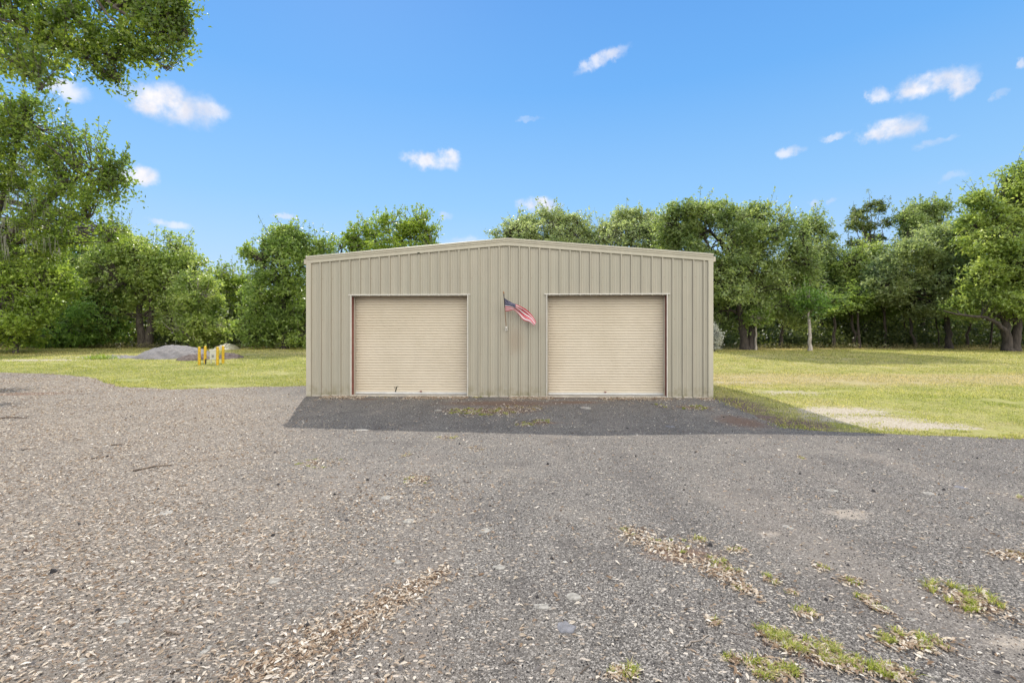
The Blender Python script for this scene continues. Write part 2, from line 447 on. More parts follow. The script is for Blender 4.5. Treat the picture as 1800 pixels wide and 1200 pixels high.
# lawn sheet reaching far beyond the wood
xs = np.concatenate([np.linspace(-600, -60, 14), np.arange(-55, 60, .4), np.linspace(60, 600, 14)])
ys = np.concatenate([np.linspace(-200, -14, 8), np.arange(-12, 75, .4), np.linspace(76, 700, 16)])
X, Y, F = grid(xs, ys)
def lawn_mix(x, y):
    px = 900 + FP * x / np.maximum(y, .5); 
    sand = np.zeros_like(x)
    for (a, b, rx, ry) in ((1520,738,1.35,.5),(1600,748,1.3,.5),(1475,722,1.4,.6),(1380,690,1.7,1.0),(1440,735,.7,.4),(1290,672,2.4,.8)):
        cx, cy, _ = G(a, b); w = .95 if a > 1450 else .55
        sand = np.maximum(sand, w * np.clip(1.25 - np.hypot((x-cx)/rx, (y-cy)/ry) * .75, 0, 1))
    # grey dirt in front of the far left pile
    for (a, b, rx, ry) in ((180,628,4.5,1.0),(60,633,4,1.0),(240,627,3,.7)):
        cx, cy, _ = G(a, b); sand = np.maximum(sand, .75 * np.clip(1.25 - np.hypot((x-cx)/rx, (y-cy)/ry) * .75, 0, 1))
    dry = .30 + .14 * sstep(3, 8, x)
    dry = np.maximum(dry, .8 * np.exp(-((y-21)/4.5)**2) * sstep(4, 9, x))
    dry = np.maximum(dry, .8 * sstep(44, 49, y + 3*wav(x, y, .3, 8)) * sstep(10, 25, x))
    dry = np.maximum(dry, .5 * sstep(34, 38, y) * sstep(0, -10, x))
    dry = dry - .35 * np.exp(-((y - 14)/2.5)**2) * sstep(8, 12, x)
    dry = dry - .3 * sstep(0, -5, x) * sstep(33, 28, y)
    earth = spot(x, y, [(*G(1310,735)[:2], 1.5, 1.3), (*G(1275,708)[:2], 1.1, 1.8), (*G(1390,745)[:2], 1.1, .8)])
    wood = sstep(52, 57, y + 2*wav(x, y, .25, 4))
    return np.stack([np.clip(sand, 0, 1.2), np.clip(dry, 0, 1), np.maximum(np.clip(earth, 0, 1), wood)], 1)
Z = T(X, Y) - .035 * sstep(.05, .6, sd_poly(X, Y))
me = mesh_np('lawn', np.stack([X, Y, Z], 1), F, True)
colattr(me, 'mixc', lawn_mix(X, Y))
tag(link('lawn', me, M['lawn']), kind='structure')

# ------------------------------------------------------------------ building
bl = empty('metal_garage', ((-6.254+5.921)/2, (14.85+14.38)/2, 0), -TH)
tag(bl, 'long low tan ribbed metal garage with two beige roll up doors and a shallow gable', 'garage')
HW, DEP = 6.096, 13.0
def lx(px):
    k = (px-900)/FP; c, s = math.cos(TH), math.sin(TH)
    return (k*14.85 + 6.254) / (c + k*s) - HW
D1 = (lx(618.5), lx(822)); D2 = (lx(962), lx(1172)); DT = 3.06
def ztop(x): return 4.14 + (HW - abs(x)) / 12.0
def rib_profile(x0, x1, first):
    """(x, outward height) of a ribbed steel panel"""
    pts = {round(x0, 4): 0.0, round(x1, 4): 0.0}
    k = math.floor((x0-first)/.3048)
    while first + k*.3048 < x1 + .2:
        r = first + k*.3048
        for dx, h in ((-.036, 0), (-.020, .040), (.020, .040), (.036, 0), (.098, 0), (.108, .007), (.124, .007), (.134, 0), (.172, 0), (.182, .007), (.198, .007), (.208, 0)):
            x = r + dx
            if x0 < x < x1: pts[round(x, 4)] = h
        k += 1
    return sorted(pts.items())
def ribbed_wall(mb, x0, x1, zfun0, zfun1, first, place):
    pr = rib_profile(x0, x1, first)
    xsplit = [0.0] if x0 < 0 < x1 else []
    for (xa, ha), (xb, hb) in zip(pr[:-1], pr[1:]):
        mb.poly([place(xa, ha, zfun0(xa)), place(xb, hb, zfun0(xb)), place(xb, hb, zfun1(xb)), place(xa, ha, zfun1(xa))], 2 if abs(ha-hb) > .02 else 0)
first = -HW + .085
front = lambda x, h, z: (x, -h, z)
mb = MB()
z0 = lambda x: .02
for a, b, f0 in ((-HW, D1[0], z0), (D1[0], D1[1], lambda x: DT), (D1[1], D2[0], z0), (D2[0], D2[1], lambda x: DT), (D2[1], HW, z0)):
    ribbed_wall(mb, a, b, f0, ztop, first, front)
for zrow in (.3, 1.3, 2.35, 3.6):
    k = 0
    while first + k*.3048 < HW:
        x = first + k*.3048
        if not ((D1[0]-.05 < x < D1[1]+.05 or D2[0]-.05 < x < D2[1]+.05) and zrow < DT):
            xs1 = x + .06; mb.box(xs1-.006, xs1+.006, -.006, .001, zrow-.006, zrow+.006, 1)
        k += 1
mb.build('front_wall', [M['siding'], M['red'], M['rib_shade']], bl)
mb = MB(); ribbed_wall(mb, 0, DEP, z0, lambda x: 4.14, .1, lambda x, h, z: (-HW-h, x, z)); mb.build('side_wall', [M['siding'], M['red'], M['rib_shade']], bl)
mb = MB(); ribbed_wall(mb, 0, DEP, z0, lambda x: 4.14, .1, lambda x, h, z: (HW+h, x, z)); mb.build('side_wall', [M['siding'], M['red'], M['rib_shade']], bl)
mb = MB(); ribbed_wall(mb, -HW, HW, z0, ztop, first, lambda x, h, z: (x, DEP+h, z)); mb.build('rear_wall', [M['siding'], M['red'], M['rib_shade']], bl)
# roof panels (ribs run down the slope)
for s in (-1, 1):
    mb = MB(); e = HW + .07
    for (ya, ha), (yb, hb) in zip(*(lambda p: (p[:-1], p[1:]))(rib_profile(-.02, DEP+.02, .15))):
        mb.poly([(s*e, ya, 4.185+ha), (s*e, yb, 4.185+hb), (0, yb, 4.185+e/12+hb), (0, ya, 4.185+e/12+ha)])
    mb.build('roof_panel', M['roof'], bl)
mb = MB(); mb.poly([(-.2,-.06,4.74),(-.2,DEP+.06,4.74),(0,DEP+.06,4.755),(0,-.06,4.755)]); mb.poly([(0,-.06,4.755),(0,DEP+.06,4.755),(.2,DEP+.06,4.74),(.2,-.06,4.74)])
mb.build('ridge_cap', M['trim'], bl)
# rake trim, folded profile, two slopes and a ridge piece
prof = [(0,0,-.07),(0,-.045,-.07),(0,-.052,-.062),(0,-.052,.03),(0,-.07,.04),(0,-.07,.082),(0,-.088,.092),(0,-.092,.14),(0,-.078,.15),(0,.16,.15),(0,.16,.13)]
for s in (-1, 1):
    mb = MB(); n_ = 14
    for k in range(n_):
        xa, xb = .26 + (HW+.04-.26)*k/n_, .26 + (HW+.04-.26)*(k+1)/n_
        w = lambda x: .004*math.sin(x*2.3) 
        mb.extr(prof, (s*xa, w(xa)*.5, 4.14+(HW-xa)/12), (s*xb, w(xb)*.5, 4.14+(HW-xb)/12))
    mb.poly([(s*(HW+.04), p[1], p[2]+4.14-.04/12) for p in prof])
    mb.build('rake_trim', M['trim'], bl)
mb = MB(); prof2 = [(p[0], p[1]-.004 if p[1] < 0 else p[1], p[2]+(.003 if p[2] > 0 else -.003)) for p in prof]
rz = lambda x: 4.14 + (HW - math.sqrt(x*x+.012)) / 12
xx = [-.28,-.2,-.12,-.06,0,.06,.12,.2,.28]
for a, b in zip(xx[:-1], xx[1:]): mb.extr(prof2, (a, 0, rz(a)), (b, 0, rz(b)))
mb.build('ridge_trim', M['trim'], bl)
# eave trims and corner trims
for s in (-1, 1):
    mb = MB(); mb.box(*sorted((s*(HW+.04), s*(HW+.115))), -.05, DEP+.05, 4.05, 4.20); mb.build('eave_gutter', M['trim'], bl, bevel=.008)
    mb = MB()
    mb.box(*sorted((s*(HW-.10), s*(HW+.045))), -.047, -.036, .01, 4.115)
    mb.box(*sorted((s*(HW+.037), s*(HW+.045))), -.036, .10, .01, 4.05)
    mb.build('corner_trim', M['trim'], bl)
    mb = MB(); mb.box(*sorted((s*(HW-.10), s*(HW+.045))), DEP+.036, DEP+.047, .01, 4.115); mb.build('corner_trim', M['trim'], bl)
# slab
mb = MB(); mb.box(-HW-.01, HW+.01, -.015, DEP+.01, -.4, .05); mb.build('concrete_slab', M['slab'], bl, bevel=.01)
# doors
for (a, b), lab in ((D1, None), (D2, None)):
    for q in ((a-.022, a, -.05, .0, .02, DT+.03), (b, b+.022, -.05, .0, .02, DT+.03), (a-.09, b+.09, -.055, -.002, DT+.0305, DT+.058)):
        fr = MB(); fr.box(*q); fr.build('door_trim', M['jtrim'], bl)
    for q in ((a-.10, a-.001, .002, .32, .05, DT+.02), (b+.001, b+.10, .002, .32, .05, DT+.02)):
        jm = MB(); jm.box(*q); jm.build('door_jamb', M['red'], bl)
    jm = MB(); jm.box(a-.10, b+.10, .002, .32, DT+.021, DT+.16); jm.build('door_header', M['red'], bl)
    dm = MB(); pitch = .0822; z = .105; k = 0
    prof_ = [(0, -.003), (.10, -.018), (.24, -.023), (.5, -.026), (.76, -.023), (.90, -.018)]
    pts = []
    while z < DT + .1:
        for f, y in prof_: pts.append((.29 + y, z + f*pitch))
        z += pitch
    xs_ = np.linspace(a+.004, b-.004, 15)
    for (ya, za), (yb, zb) in zip(pts[:-1], pts[1:]):
        for xa, xb in zip(xs_[:-1], xs_[1:]):
            sag = lambda x, z: .003*math.sin(x*1.7+z*1.3)
            dm.poly([(xa, ya+sag(xa,za), za), (xb, ya+sag(xb,za), za), (xb, yb+sag(xb,zb), zb), (xa, yb+sag(xa,zb), zb)])
    cur = dm.build('roll_up_door', M['curtain'], bl)
    bb = MB(); bb.box(a+.006, b-.006, .235, .28, .062, .118); bb.build('bottom_bar', M['bar'], cur, bevel=.004)
    gd = MB(); gd.box(a+.001, a+.045, .175, .19, .052, DT); gd.build('door_guide', M['trim'], bl)
    gd = MB(); gd.box(b-.045, b-.001, .175, .19, .052, DT); gd.build('door_guide', M['trim'], bl)
    if a < 0:
        hm = MB(); xh = lx(691.5)
        hm.poly([(xh-.03,.252,.10),(xh+.005,.252,.10),(xh+.045,.252,.27),(xh+.02,.252,.27)]); hm.poly([(xh-.05,.2515,.285),(xh-.04,.2515,.285),(xh-.005,.2515,.235),(xh-.02,.2515,.235)])
        hm.poly([(xh+.01,.251,.25),(xh+.09,.251,.295),(xh+.085,.251,.305),(xh+.005,.251,.275)])
        hm.build('rust_hole', M['dark_hole'], cur)
    lm = MB(); xc = (a+b)/2 + (.0 if a > 0 else .3)
    lm.box(xc-.03, xc+.03, .225, .26, .125, .16); lm.box(xc-.012, xc+.012, .205, .225, .13, .155); lm.build('door_handle', M['red'], cur, bevel=.003)
mb = MB(); xn = lx(737); mb.box(xn-.04, xn+.03, -.062, -.04, ztop(xn)-.085, ztop(xn)-.045); mb.build('bent_flashing', M['dark_hole'], bl)
mb = MB(); xn = lx(861); mb.box(xn-.01, xn+.012, -.03, .0, 2.745, 2.765); mb.build('wall_fixing', M['jtrim'], bl)

# ------------------------------------------------------------------ flag
def bworld(x, y, z):
    c, s = math.cos(TH), math.sin(TH)
    return np.array([bl.location[0] + x*c + y*s, bl.location[1] - x*s + y*c, z])
xb = lx(890.5); zb = 1.72 + (598-576)/FP*14.6
fl = empty('flag_on_pole', bworld(xb, -.035, zb), -TH)
tag(fl, 'american flag waving from a short angled pole on the wall between the doors', 'flag')
tilt = .38
def pole_pt(t): return np.array([-.055*t, -.06 - tilt*t, -.02 + 1.0*t])
m = MB(); m.tube([pole_pt(0.0), pole_pt(.62)], .0125, 10); m.tube([pole_pt(.60), pole_pt(1.0)], .0125, 10, 1); m.build('pole', [simple('pole_wood', (.24,.15,.09), .5), simple('navy_pole_sleeve', (.02,.02,.03), .6)], fl)
m = MB(); m.tube([pole_pt(1.0)+[0,0,-.01], pole_pt(1.02), pole_pt(1.05), pole_pt(1.075)], [.008,.022,.022,.006], 10); m.build('finial', simple('worn_gold', (.32,.17,.08), .5), fl, True)
m = MB(); m.box(-.035,.035,-.012,.0,-.09,.05); m.tube([(0,-.01,-.04), (0,-.075,-.01), pole_pt(.06)], [.024,.024,.022], 10); m.build('bracket', M['jtrim'], fl)
u2 = 1.0/850*14.5
def px2l(px, py): return ((px-890.5)*u2, (576-py)*u2)
top = [px2l(*p) for p in ((887.3,525.5),(892,528),(903,534),(914,538.5),(926,545),(936,555),(943,567))]
bot = [px2l(*p) for p in ((888.6,547.8),(896,547),(904,545.8),(912,552.5),(921,563),(931,566.5),(939,574))]
def interp(L, u):
    f = u*(len(L)-1); i = min(int(f), len(L)-2); t = f-i
    p0 = L[max(i-1,0)]; p1 = L[i]; p2 = L[i+1]; p3 = L[min(i+2, len(L)-1)]
    return [0.5*((2*b)+(c-a)*t+(2*a-5*b+4*c-d)*t*t+(3*b-a-3*c+d)*t**3) for a, b, c, d in zip(p0, p1, p2, p3)]
def fpos(u, v):
    a = interp(top, u); b = interp(bot, u)
    vv = v + .10*math.sin(v*12.566 + 1.0)*min(1, max(0, u-.25)*3)*min(1, v*6)*min(1, (1-v)*6) + .02*math.sin(v*9+u*7)*u*(1-v)*v*4
    x = a[0] + (b[0]-a[0])*vv; z = a[1] + (b[1]-a[1])*vv
    t = (z)/1.0
    y0 = -.06 - tilt*max(0, min(1.1, t + .02))
    y = y0*(1-u) + (-.30)*u + .045*math.sin(u*10 + v*2.5)*min(1, u*3) + .012*math.sin(v*8 + u*5)*min(1, u*2)
    return np.array([x, y, z])
red = simple('flag_red', (.45,.008,.03), .7, .1); white = simple('flag_white', (.6,.55,.55), .7, .05); navy = simple('flag_navy', (.008,.013,.06), .7, .1)
m = MB(); NU, NV = 60, 39
for i in range(NU):
    for j in range(NV):
        u0, u1, v0, v1 = i/NU, (i+1)/NU, j/NV, (j+1)/NV
        canton = u1 <= .4001 and j < 21
        mi = 2 if canton else (0 if (j//3) % 2 == 0 else 1)
        m.poly([fpos(u0,v0), fpos(u0,v1), fpos(u1,v1), fpos(u1,v0)], mi)
flag = m.build('flag', [red, white, navy], fl, True)
sm = MB()
for row in range(9):
    for col in range(6 if row % 2 == 0 else 5):
        cu = .4*(.083 + col*.167 + (0 if row % 2 == 0 else .083)); cv = 7/13*(.1 + row*.1)
        for sgn in (-1, 1):
            P = []
            for k in range(10):
                r_ = (1, .42)[k % 2]; a = k*math.pi/5
                uu, vv = cu + .0135*r_*math.sin(a), cv - .028*r_*math.cos(a)
                p = fpos(max(uu, 0), max(vv, 0)); 
                e1 = fpos(cu+.01, cv)-fpos(cu, cv); e2 = fpos(cu, cv+.01)-fpos(cu, cv); nn = np.cross(e1, e2); nn /= np.linalg.norm(nn)
                P.append(p + sgn*.0022*nn)
            sm.poly(P)
sm.build('star', white, flag)

# ------------------------------------------------------------------ trees
def leaf_quads(rng, Pc, L, wid=.5, up=.8, jit=.5):
    n = len(Pc)
    nr = rng.randn(n, 3) + np.array([0, 0, up]); nr /= np.linalg.norm(nr, axis=1)[:, None]
    a = rng.randn(n, 3); a -= (a*nr).sum(1)[:, None]*nr; a /= np.linalg.norm(a, axis=1)[:, None]
    b = np.cross(nr, a)
    l = (L * (1 + jit*(rng.rand(n)*2-1)))[:, None] if np.ndim(L) else (L * (1 + jit*(rng.rand(n)*2-1)))[:, None]
    bend = nr*l*.12
    V = np.stack([Pc - a*l*.5, Pc + b*l*wid*.5 + a*l*.05 + bend, Pc + a*l*.5, Pc - b*l*wid*.5 + a*l*.05 + bend], 1).reshape(-1, 3)
    return V, np.arange(n*4).reshape(n, 4)

def crown_points(rng, blobs, nclump, per, rc, gap=.15, seed=0, flat=.55, droop=1.0, sub=6):
    nb0 = []
    for b in blobs:
        nb0.append(b)
        for _ in range(sub):
            d = rng.randn(3); d /= np.linalg.norm(d); f = rng.uniform(.28, .5)
            nb0.append((b[0]+d[0]*b[3]*.85, b[1]+d[1]*b[4]*.85, b[2]+d[2]*b[5]*.85, b[3]*f, b[4]*f, b[5]*f*.9))
    blobs = nb0
    vol = np.array([(b[3]*b[4]*b[5])**.6 for b in blobs]); vol = vol/vol.sum()
    cs = []
    while len(cs) < nclump:
        k = rng.choice(len(blobs), p=vol); b = blobs[k]
        d = rng.randn(3); d /= np.linalg.norm(d)
        r = rng.rand()**.42
        p = np.array(b[:3]) + d*r*np.array(b[3:6])*(1 + .22*math.sin(d[0]*5+k)*math.cos(d[2]*6+d[1]*4))
        if wav3(p[None], 1.1/max(rc, .3)*.5, seed)[0] < -gap*-1 - .55: continue
        cs.append(p)
    cs = np.array(cs); n = nclump*per
    rcs = rc*(.55 + .9*rng.rand(nclump))
    ns = 5
    dirs = rng.randn(nclump, ns, 3) + np.array([0, 0, .35]); dirs /= np.linalg.norm(dirs, axis=2)[..., None]; dirs[..., 2] *= flat
    k = rng.randint(ns, size=(nclump, per)); tt = rng.rand(nclump, per)**.8*1.5
    D = np.take_along_axis(dirs, k[..., None].repeat(3, 2), 1)
    off = D*(tt*rcs[:, None])[..., None] + rng.randn(nclump, per, 3)*(rc*.13)
    off[..., 2] -= (tt**2*.16*rcs[:, None])*droop
    return cs, (cs[:, None, :] + off).reshape(-1, 3)

def curve(p0, p1, rng, n=6, sag=.12, up=.25):
    p0, p1 = np.array(p0, float), np.array(p1, float); L = np.linalg.norm(p1-p0)
    t = np.linspace(0, 1, n)[:, None]
    q = p0 + (p1-p0)*t
    q[:, 2] += (np.sin(t[:, 0]*math.pi)*up*L*.5)
    j = rng.randn(n, 3)*sag*L*.25; j[0] = 0; j[-1] = 0
    return q + j

def build_tree(name, base, blobs, nleaf, leaf, rc, lm, bm, seed, label, cat='tree', group=None, trunk_r=.3, fork=None, per=14,
               stems=1, wid=.55, gap=.15, twigs=True, limb_n=None, flat=.55, limb_up=.25, sprays=90, spray_len=1.9, spray_n=16, extra_limbs=(), autolimb=True, crown_up=.8, lean=(0, 0)):
    rng = np.random.RandomState(seed); base = np.array(base, float)
    root = empty(name, base); tag(root, label, cat, group)
    bl_ = [(b[0]-base[0], b[1]-base[1], b[2]-base[2], *b[3:6]) for b in blobs]
    top = max(b[2]+b[5] for b in bl_); cx = np.mean([b[0] for b in bl_]); cy = np.mean([b[1] for b in bl_])
    fork = fork if fork is not None else top*.35
    nclump = max(6, nleaf//per)
    cs, pts = crown_points(rng, bl_, nclump, per, rc, gap, seed, flat)
    sp = []; spl = []
    for _ in range(sprays):
        b = bl_[rng.randint(len(bl_))]; dd_ = rng.randn(3); dd_[2] = abs(dd_[2]) + .35; dd_ /= np.linalg.norm(dd_)
        st_ = np.array(b[:3]) + dd_*np.array(b[3:6])*rng.uniform(.75, 1.0); Ls = rng.uniform(.35, 1.0)*spray_len
        dv = dd_*.6 + np.array([0, 0, .6]) + rng.randn(3)*.25; dv /= np.linalg.norm(dv)
        en = st_ + dv*Ls; tt_ = rng.rand(spray_n)[:, None]
        sp.append(st_ + (en-st_)*tt_ + rng.randn(spray_n, 3)*leaf*.75*(1.25-tt_)); spl.append((st_ - dv*Ls*.2, en))
    if sp: pts = np.concatenate([pts] + sp)
    keep = pts[:, 2] > .05; pts = pts[keep]
    V, F = leaf_quads(rng, pts, leaf, wid, crown_up)
    cr = link('crown', mesh_np(name+'_crown', V, F), lm, root)
    TV, TF, off = [], [], 0
    def add(p, r, n=7):
        nonlocal off
        v, f = tube_np(p, r, n); TV.append(v); TF.append(f+off); off += len(v)
    limbs = []
    for s in range(stems):
        sx = (s - (stems-1)/2)*trunk_r*1.3
        f0 = np.array([lean[0] + cx*.12 + sx*2.2, lean[1] + cy*.1, fork])
        p = curve((sx, 0, -.15), f0, rng, 7, .05, 0)
        rr = np.linspace(trunk_r, trunk_r*.72, 7); rr[0] *= 1.5; rr[1] *= 1.08
        add(p, rr, 10)
        ct = np.array([cx*.6+sx, cy*.6, fork + (top-fork)*.72])
        p2 = curve(f0, ct, rng, 8, .07, 0); add(p2, np.linspace(trunk_r*.72, trunk_r*.1, 8), 8)
        limbs += list(p2)
        bs = list(bl_) if autolimb else []
        for b in bs:
            c = np.array(b[:3]); src = f0 if c[2] < fork*1.6 else (f0 + (ct-f0)*min(.8, max(0, (c[2]-fork)/(top-fork)*.6)))
            q = curve(src, c + rng.randn(3)*.2*min(b[3:6]), rng, 7, .10, limb_up*(1 if c[2] < src[2]+1 else .25))
            L = np.linalg.norm(c-src)
            add(q, np.linspace(min(trunk_r*.5, .05+L*.022), .03*min(1, trunk_r*3), 7), 6); limbs += list(q[2:])
    for pp, r0, r1 in extra_limbs:
        pp = np.array(pp) - base; q_ = np.linspace(0, len(pp)-1, len(pp)*4); pp = np.stack([np.interp(q_, np.arange(len(pp)), np.convolve(np.pad(pp[:, k], 1, 'edge'), [.15, .7, .15], 'valid')) for k in range(3)], 1) + rng.randn(len(q_), 3)*r0*.12; add(pp, np.linspace(r0, r1, len(pp)), 8); limbs += list(pp)
    for a_, e_ in spl: add(np.array([a_, (a_+e_)/2 + rng.randn(3)*.03, e_]), [.018*leaf/.2, .012*leaf/.2, .005*leaf/.2], 4)
    if twigs:
        lim = np.array(limbs)
        for c in list(cs[::1 if nclump < 900 else 2]) + [a_ for a_, _ in spl]:
            d = np.linalg.norm(lim - c, axis=1); i = d.argmin()
            if d[i] > .02:
                q = curve(lim[i], c, rng, 4, .12, .12); r = min(.03, .012 + .008*d[i])
                add(q, np.linspace(r*1.6, r*.4, 4), 4)
    tr = link('trunk', mesh_np(name+'_trunk', np.concatenate(TV), np.concatenate(TF), True), bm, root)
    return root

def pxblobs(L, d, dd=.8, seed=0, thick=.85):
    """blobs given where the crown's lumps stand: px, py, half width, half height at distance d"""
    rng = random.Random(seed); o = []
    for b in L:
        px, py, rx, ry = b[:4]; yo = b[4] if len(b) > 4 else rng.uniform(-1, 1)*dd
        k = d/FP; c = W(px, py, d); 
        rxm, rym = rx*k, ry*k
        o.append((c[0], c[1]+yo, c[2], rxm, max(rxm, rym)*thick, rym))
    return o
def bg(px, d): x = (px-900)/FP*d; return (x, d, float(T(x, d)))
WOOD = 'trees along the edge of the wood'

def t(px, d, blobs, nleaf, leaf, lm, bm, seed, label, **k):
    kw = dict(rc=.5, flat=.8, trunk_r=.28, group=WOOD); kw.update(k)
    return build_tree(kw.pop('name', 'broadleaf_tree'), bg(px, d), pxblobs([(b[0], b[1], b[2]*1.16, b[3]*1.14, *b[4:]) for b in blobs], d, 1.2, seed), int(nleaf*(2.5 if nleaf > 6000 else 1)), leaf*1.15, kw.pop('rc'), lm, bm, seed, label, **kw)

t(28, 40, [(20,560,62,38),(-25,500,90,62),(62,505,38,38),(80,545,24,24),(30,470,60,32),(-70,560,60,45),(5,590,50,12)], 16000, .20, M['bright'], M['bark'], 1,
  'bright yellow green tree at the left edge of the photo, in front of darker trees', fork=1.8, trunk_r=.2)
t(120, 52, [(115,515,60,70),(165,470,55,55),(110,585,70,22),(170,560,55,45),(80,470,50,50),(140,440,40,25)], 16000, .22, M['deep'], M['bark_dark'], 2,
  'dark shaded tree between the bright left tree and the broad oak', fork=2)
t(255, 53, [(262,465,62,48),(205,492,45,52),(318,495,46,52),(222,436,36,24),(290,438,42,26),(268,530,70,42,2),(190,560,36,36),(330,550,30,40),(240,480,60,50,-1.5)], 24000, .22, M['fresh'], M['bark'], 3,
  'broad round oak with a forked grey trunk behind the gravel pile', fork=3.4, trunk_r=.45, stems=2, name='oak_tree')
t(357, 50, [(352,545,32,38),(368,582,38,24),(335,520,26,34),(330,585,25,20),(372,520,20,24)], 9000, .21, M['fresh'], M['bark_pale'], 4,
  'small pale green tree just right of the gravel pile', fork=2, trunk_r=.12, gap=.42)
t(402, 60, [(398,488,20,18),(412,508,26,26),(395,535,34,38),(418,565,34,36),(432,520,20,34),(385,500,18,18)], 9000, .21, M['bright'], M['bark_pale'], 5,
  'thin yellow green tree in the gap left of the tall ivy clad tree', fork=2.5, trunk_r=.14, gap=.4)
t(500, 48, [(487,420,26,20),(532,436,26,22),(512,415,14,12),(468,462,30,34),(515,480,42,44),(562,440,14,14),(470,525,42,40),(520,548,46,46),(445,578,28,26),(480,585,50,22),(545,590,40,20)], 24000, .21, M['oak'], M['bark_dark'], 6,
  'tall dense dark green tree clad in vines beside the left end of the garage', fork=3.5, trunk_r=.34)
t(680, 56, [(605,432,20,16),(632,420,22,20),(652,408,14,22),(686,408,24,24),(712,412,22,22),(733,398,20,22),(755,418,18,18),(680,455,80,32),(650,520,80,50),(728,520,60,50)], 16000, .24, M['bright'], M['bark'], 7,
  'light yellow green tree rising behind the left half of the garage roof', fork=4)
t(950, 60, [(905,402,22,18),(935,392,16,22),(962,382,14,14),(985,392,14,20),(1010,402,26,16),(950,425,72,26),(960,500,90,60),(1045,412,24,22),(1000,418,40,22),(915,425,30,20)], 24000, .21, M['gray'], M['bark'], 8,
  'wispy grey green tree directly behind the garage ridge', fork=4, gap=.2)
t(1105, 58, [(1095,386,24,16),(1122,392,24,18),(1150,408,22,16),(1070,412,22,18),(1105,428,66,32),(1110,510,90,60),(1165,425,34,30)], 22000, .21, M['gray'], M['bark'], 9,
  'rounded grey green tree behind the right half of the garage roof', fork=4)
t(1316, 46, [(1180,400,30,34),(1222,378,34,18),(1262,374,28,18),(1300,392,34,20),(1340,378,32,18),(1380,392,26,22),(1205,430,40,36),(1260,430,55,44),(1340,430,62,44),(1405,455,26,34),(1285,498,74,42),(1375,500,56,44),
   (1250,545,42,38),(1225,500,40,50),(1330,545,44,28),(1400,548,34,26)], 36000, .2, M['live'], M['bark_dark'], 10,
  'broad dark live oak right beside the right end of the garage', fork=3.2, trunk_r=.42, stems=2, name='oak_tree')
t(1444, 57, [(1430,392,13,16),(1448,412,16,16),(1420,418,12,14),(1440,450,34,28),(1462,480,40,38),(1440,520,46,34),(1480,545,42,28)], 13000, .21, M['live'], M['bark'], 11,
  'narrow tree with a small separate top, between the dark live oak and the pine', fork=3, gap=.35)
t(1533, 60, [(1532,362,13,8),(1512,372,12,5),(1551,368,11,7),(1498,388,16,6),(1488,400,12,5),(1556,392,13,6),(1522,402,14,7),(1545,415,14,8),(1508,425,14,7),(1535,440,20,10)], 5900, .30, M['pine'], M['bark'], 12,
  'tall thin pine with sparse tufts standing above its neighbours', fork=11, trunk_r=.2, name='pine_tree', sprays=14, rc=.42, wid=.28, gap=.1, limb_up=.05)
t(1520, 55, [(1500,470,34,30),(1540,455,34,26),(1520,510,46,40),(1560,520,30,36),(1490,530,30,34)], 12000, .21, M['fresh'], M['bark_dark'], 13,
  'medium green tree filling the wood edge below the thin pine', fork=2.6)
t(1622, 58, [(1585,392,20,16),(1608,378,20,14),(1640,366,22,14),(1672,372,20,16),(1695,392,20,18),(1600,420,36,24),(1655,410,44,30),(1625,460,70,40)], 15000, .22, M['live'], M['bark'], 14,
  'high open topped tree right of the pine', fork=4.5, gap=.45)
t(1668, 49, [(1578,470,30,26),(1608,445,32,24),(1650,425,40,24),(1690,412,36,20),(1590,515,38,20),(1640,485,44,34),(1706,470,40,40),(1560,500,24,20),(1655,540,40,16),(1710,540,38,18)], 24000, .21, M['gray'], M['bark_dark'], 15,
  'grey green oak with pale layered lower boughs, left of the large right hand oak', fork=3.2, trunk_r=.3, name='oak_tree')
_k = lambda px, py, d=42: W(px, py, d)
t(1778, 43, [(1795,308,36,18),(1758,338,30,16),(1728,352,26,14),(1800,348,50,28),(1770,385,46,26),(1722,398,24,20),(1735,430,42,26),(1800,430,60,40),(1755,470,50,26),(1715,492,34,16),(1800,500,56,34),(1750,525,44,16),(1708,538,30,14),
   (1790,548,40,14),(1870,380,50,60),(1880,480,60,60)], 34000, .2, M['fresh'], M['bark_dark'], 16,
  'largest oak at the right edge with a leaning dark trunk and long low limb', fork=2.6, trunk_r=.4, stems=2, name='oak_tree',
  extra_limbs=[([_k(1770,585), _k(1755,568), _k(1735,556), _k(1705,556), _k(1680,552), _k(1655,545)], .2, .05)])
t(1423, 44, [(1425,535,22,14),(1410,520,20,14),(1440,525,18,14)], 3000, .2, M['deep'], M['bark_pale'], 17,
  'small tree with a bare pale forked trunk standing clear of the wood', fork=2.6, trunk_r=.17, name='small_tree', stems=1, sprays=20)
t(1328, 45.5, [(1325,560,20,12),(1340,550,16,12)], 2200, .2, M['oak'], M['bark_pale'], 18,
  'slender pale stemmed tree under the dark live oak', fork=2.2, trunk_r=.1, name='small_tree', sprays=15)
build_tree('white_shrub', bg(1256, 43), pxblobs([(1254,592,9,16),(1258,603,9,8),(1251,580,6,8)], 43, .3, 3), 3500, .12, .25, M['pale_bush'], M['bark'], 19,
  'whitish flowering shrub at the right corner of the garage', 'shrub', trunk_r=.05, fork=.5, sprays=30, spray_len=.5)
t(1955, 47, [(1900,420,60,60),(1980,400,60,70),(1940,500,90,70)], 14000, .26, M['oak'], M['bark'], 20, 'tree standing beyond the right edge of the photo', fork=3)
t(-130, 50, [(-150,440,70,60),(-80,460,60,60),(-130,530,90,70)], 14000, .26, M['oak'], M['bark'], 21, 'tree standing beyond the left edge of the photo', fork=3)

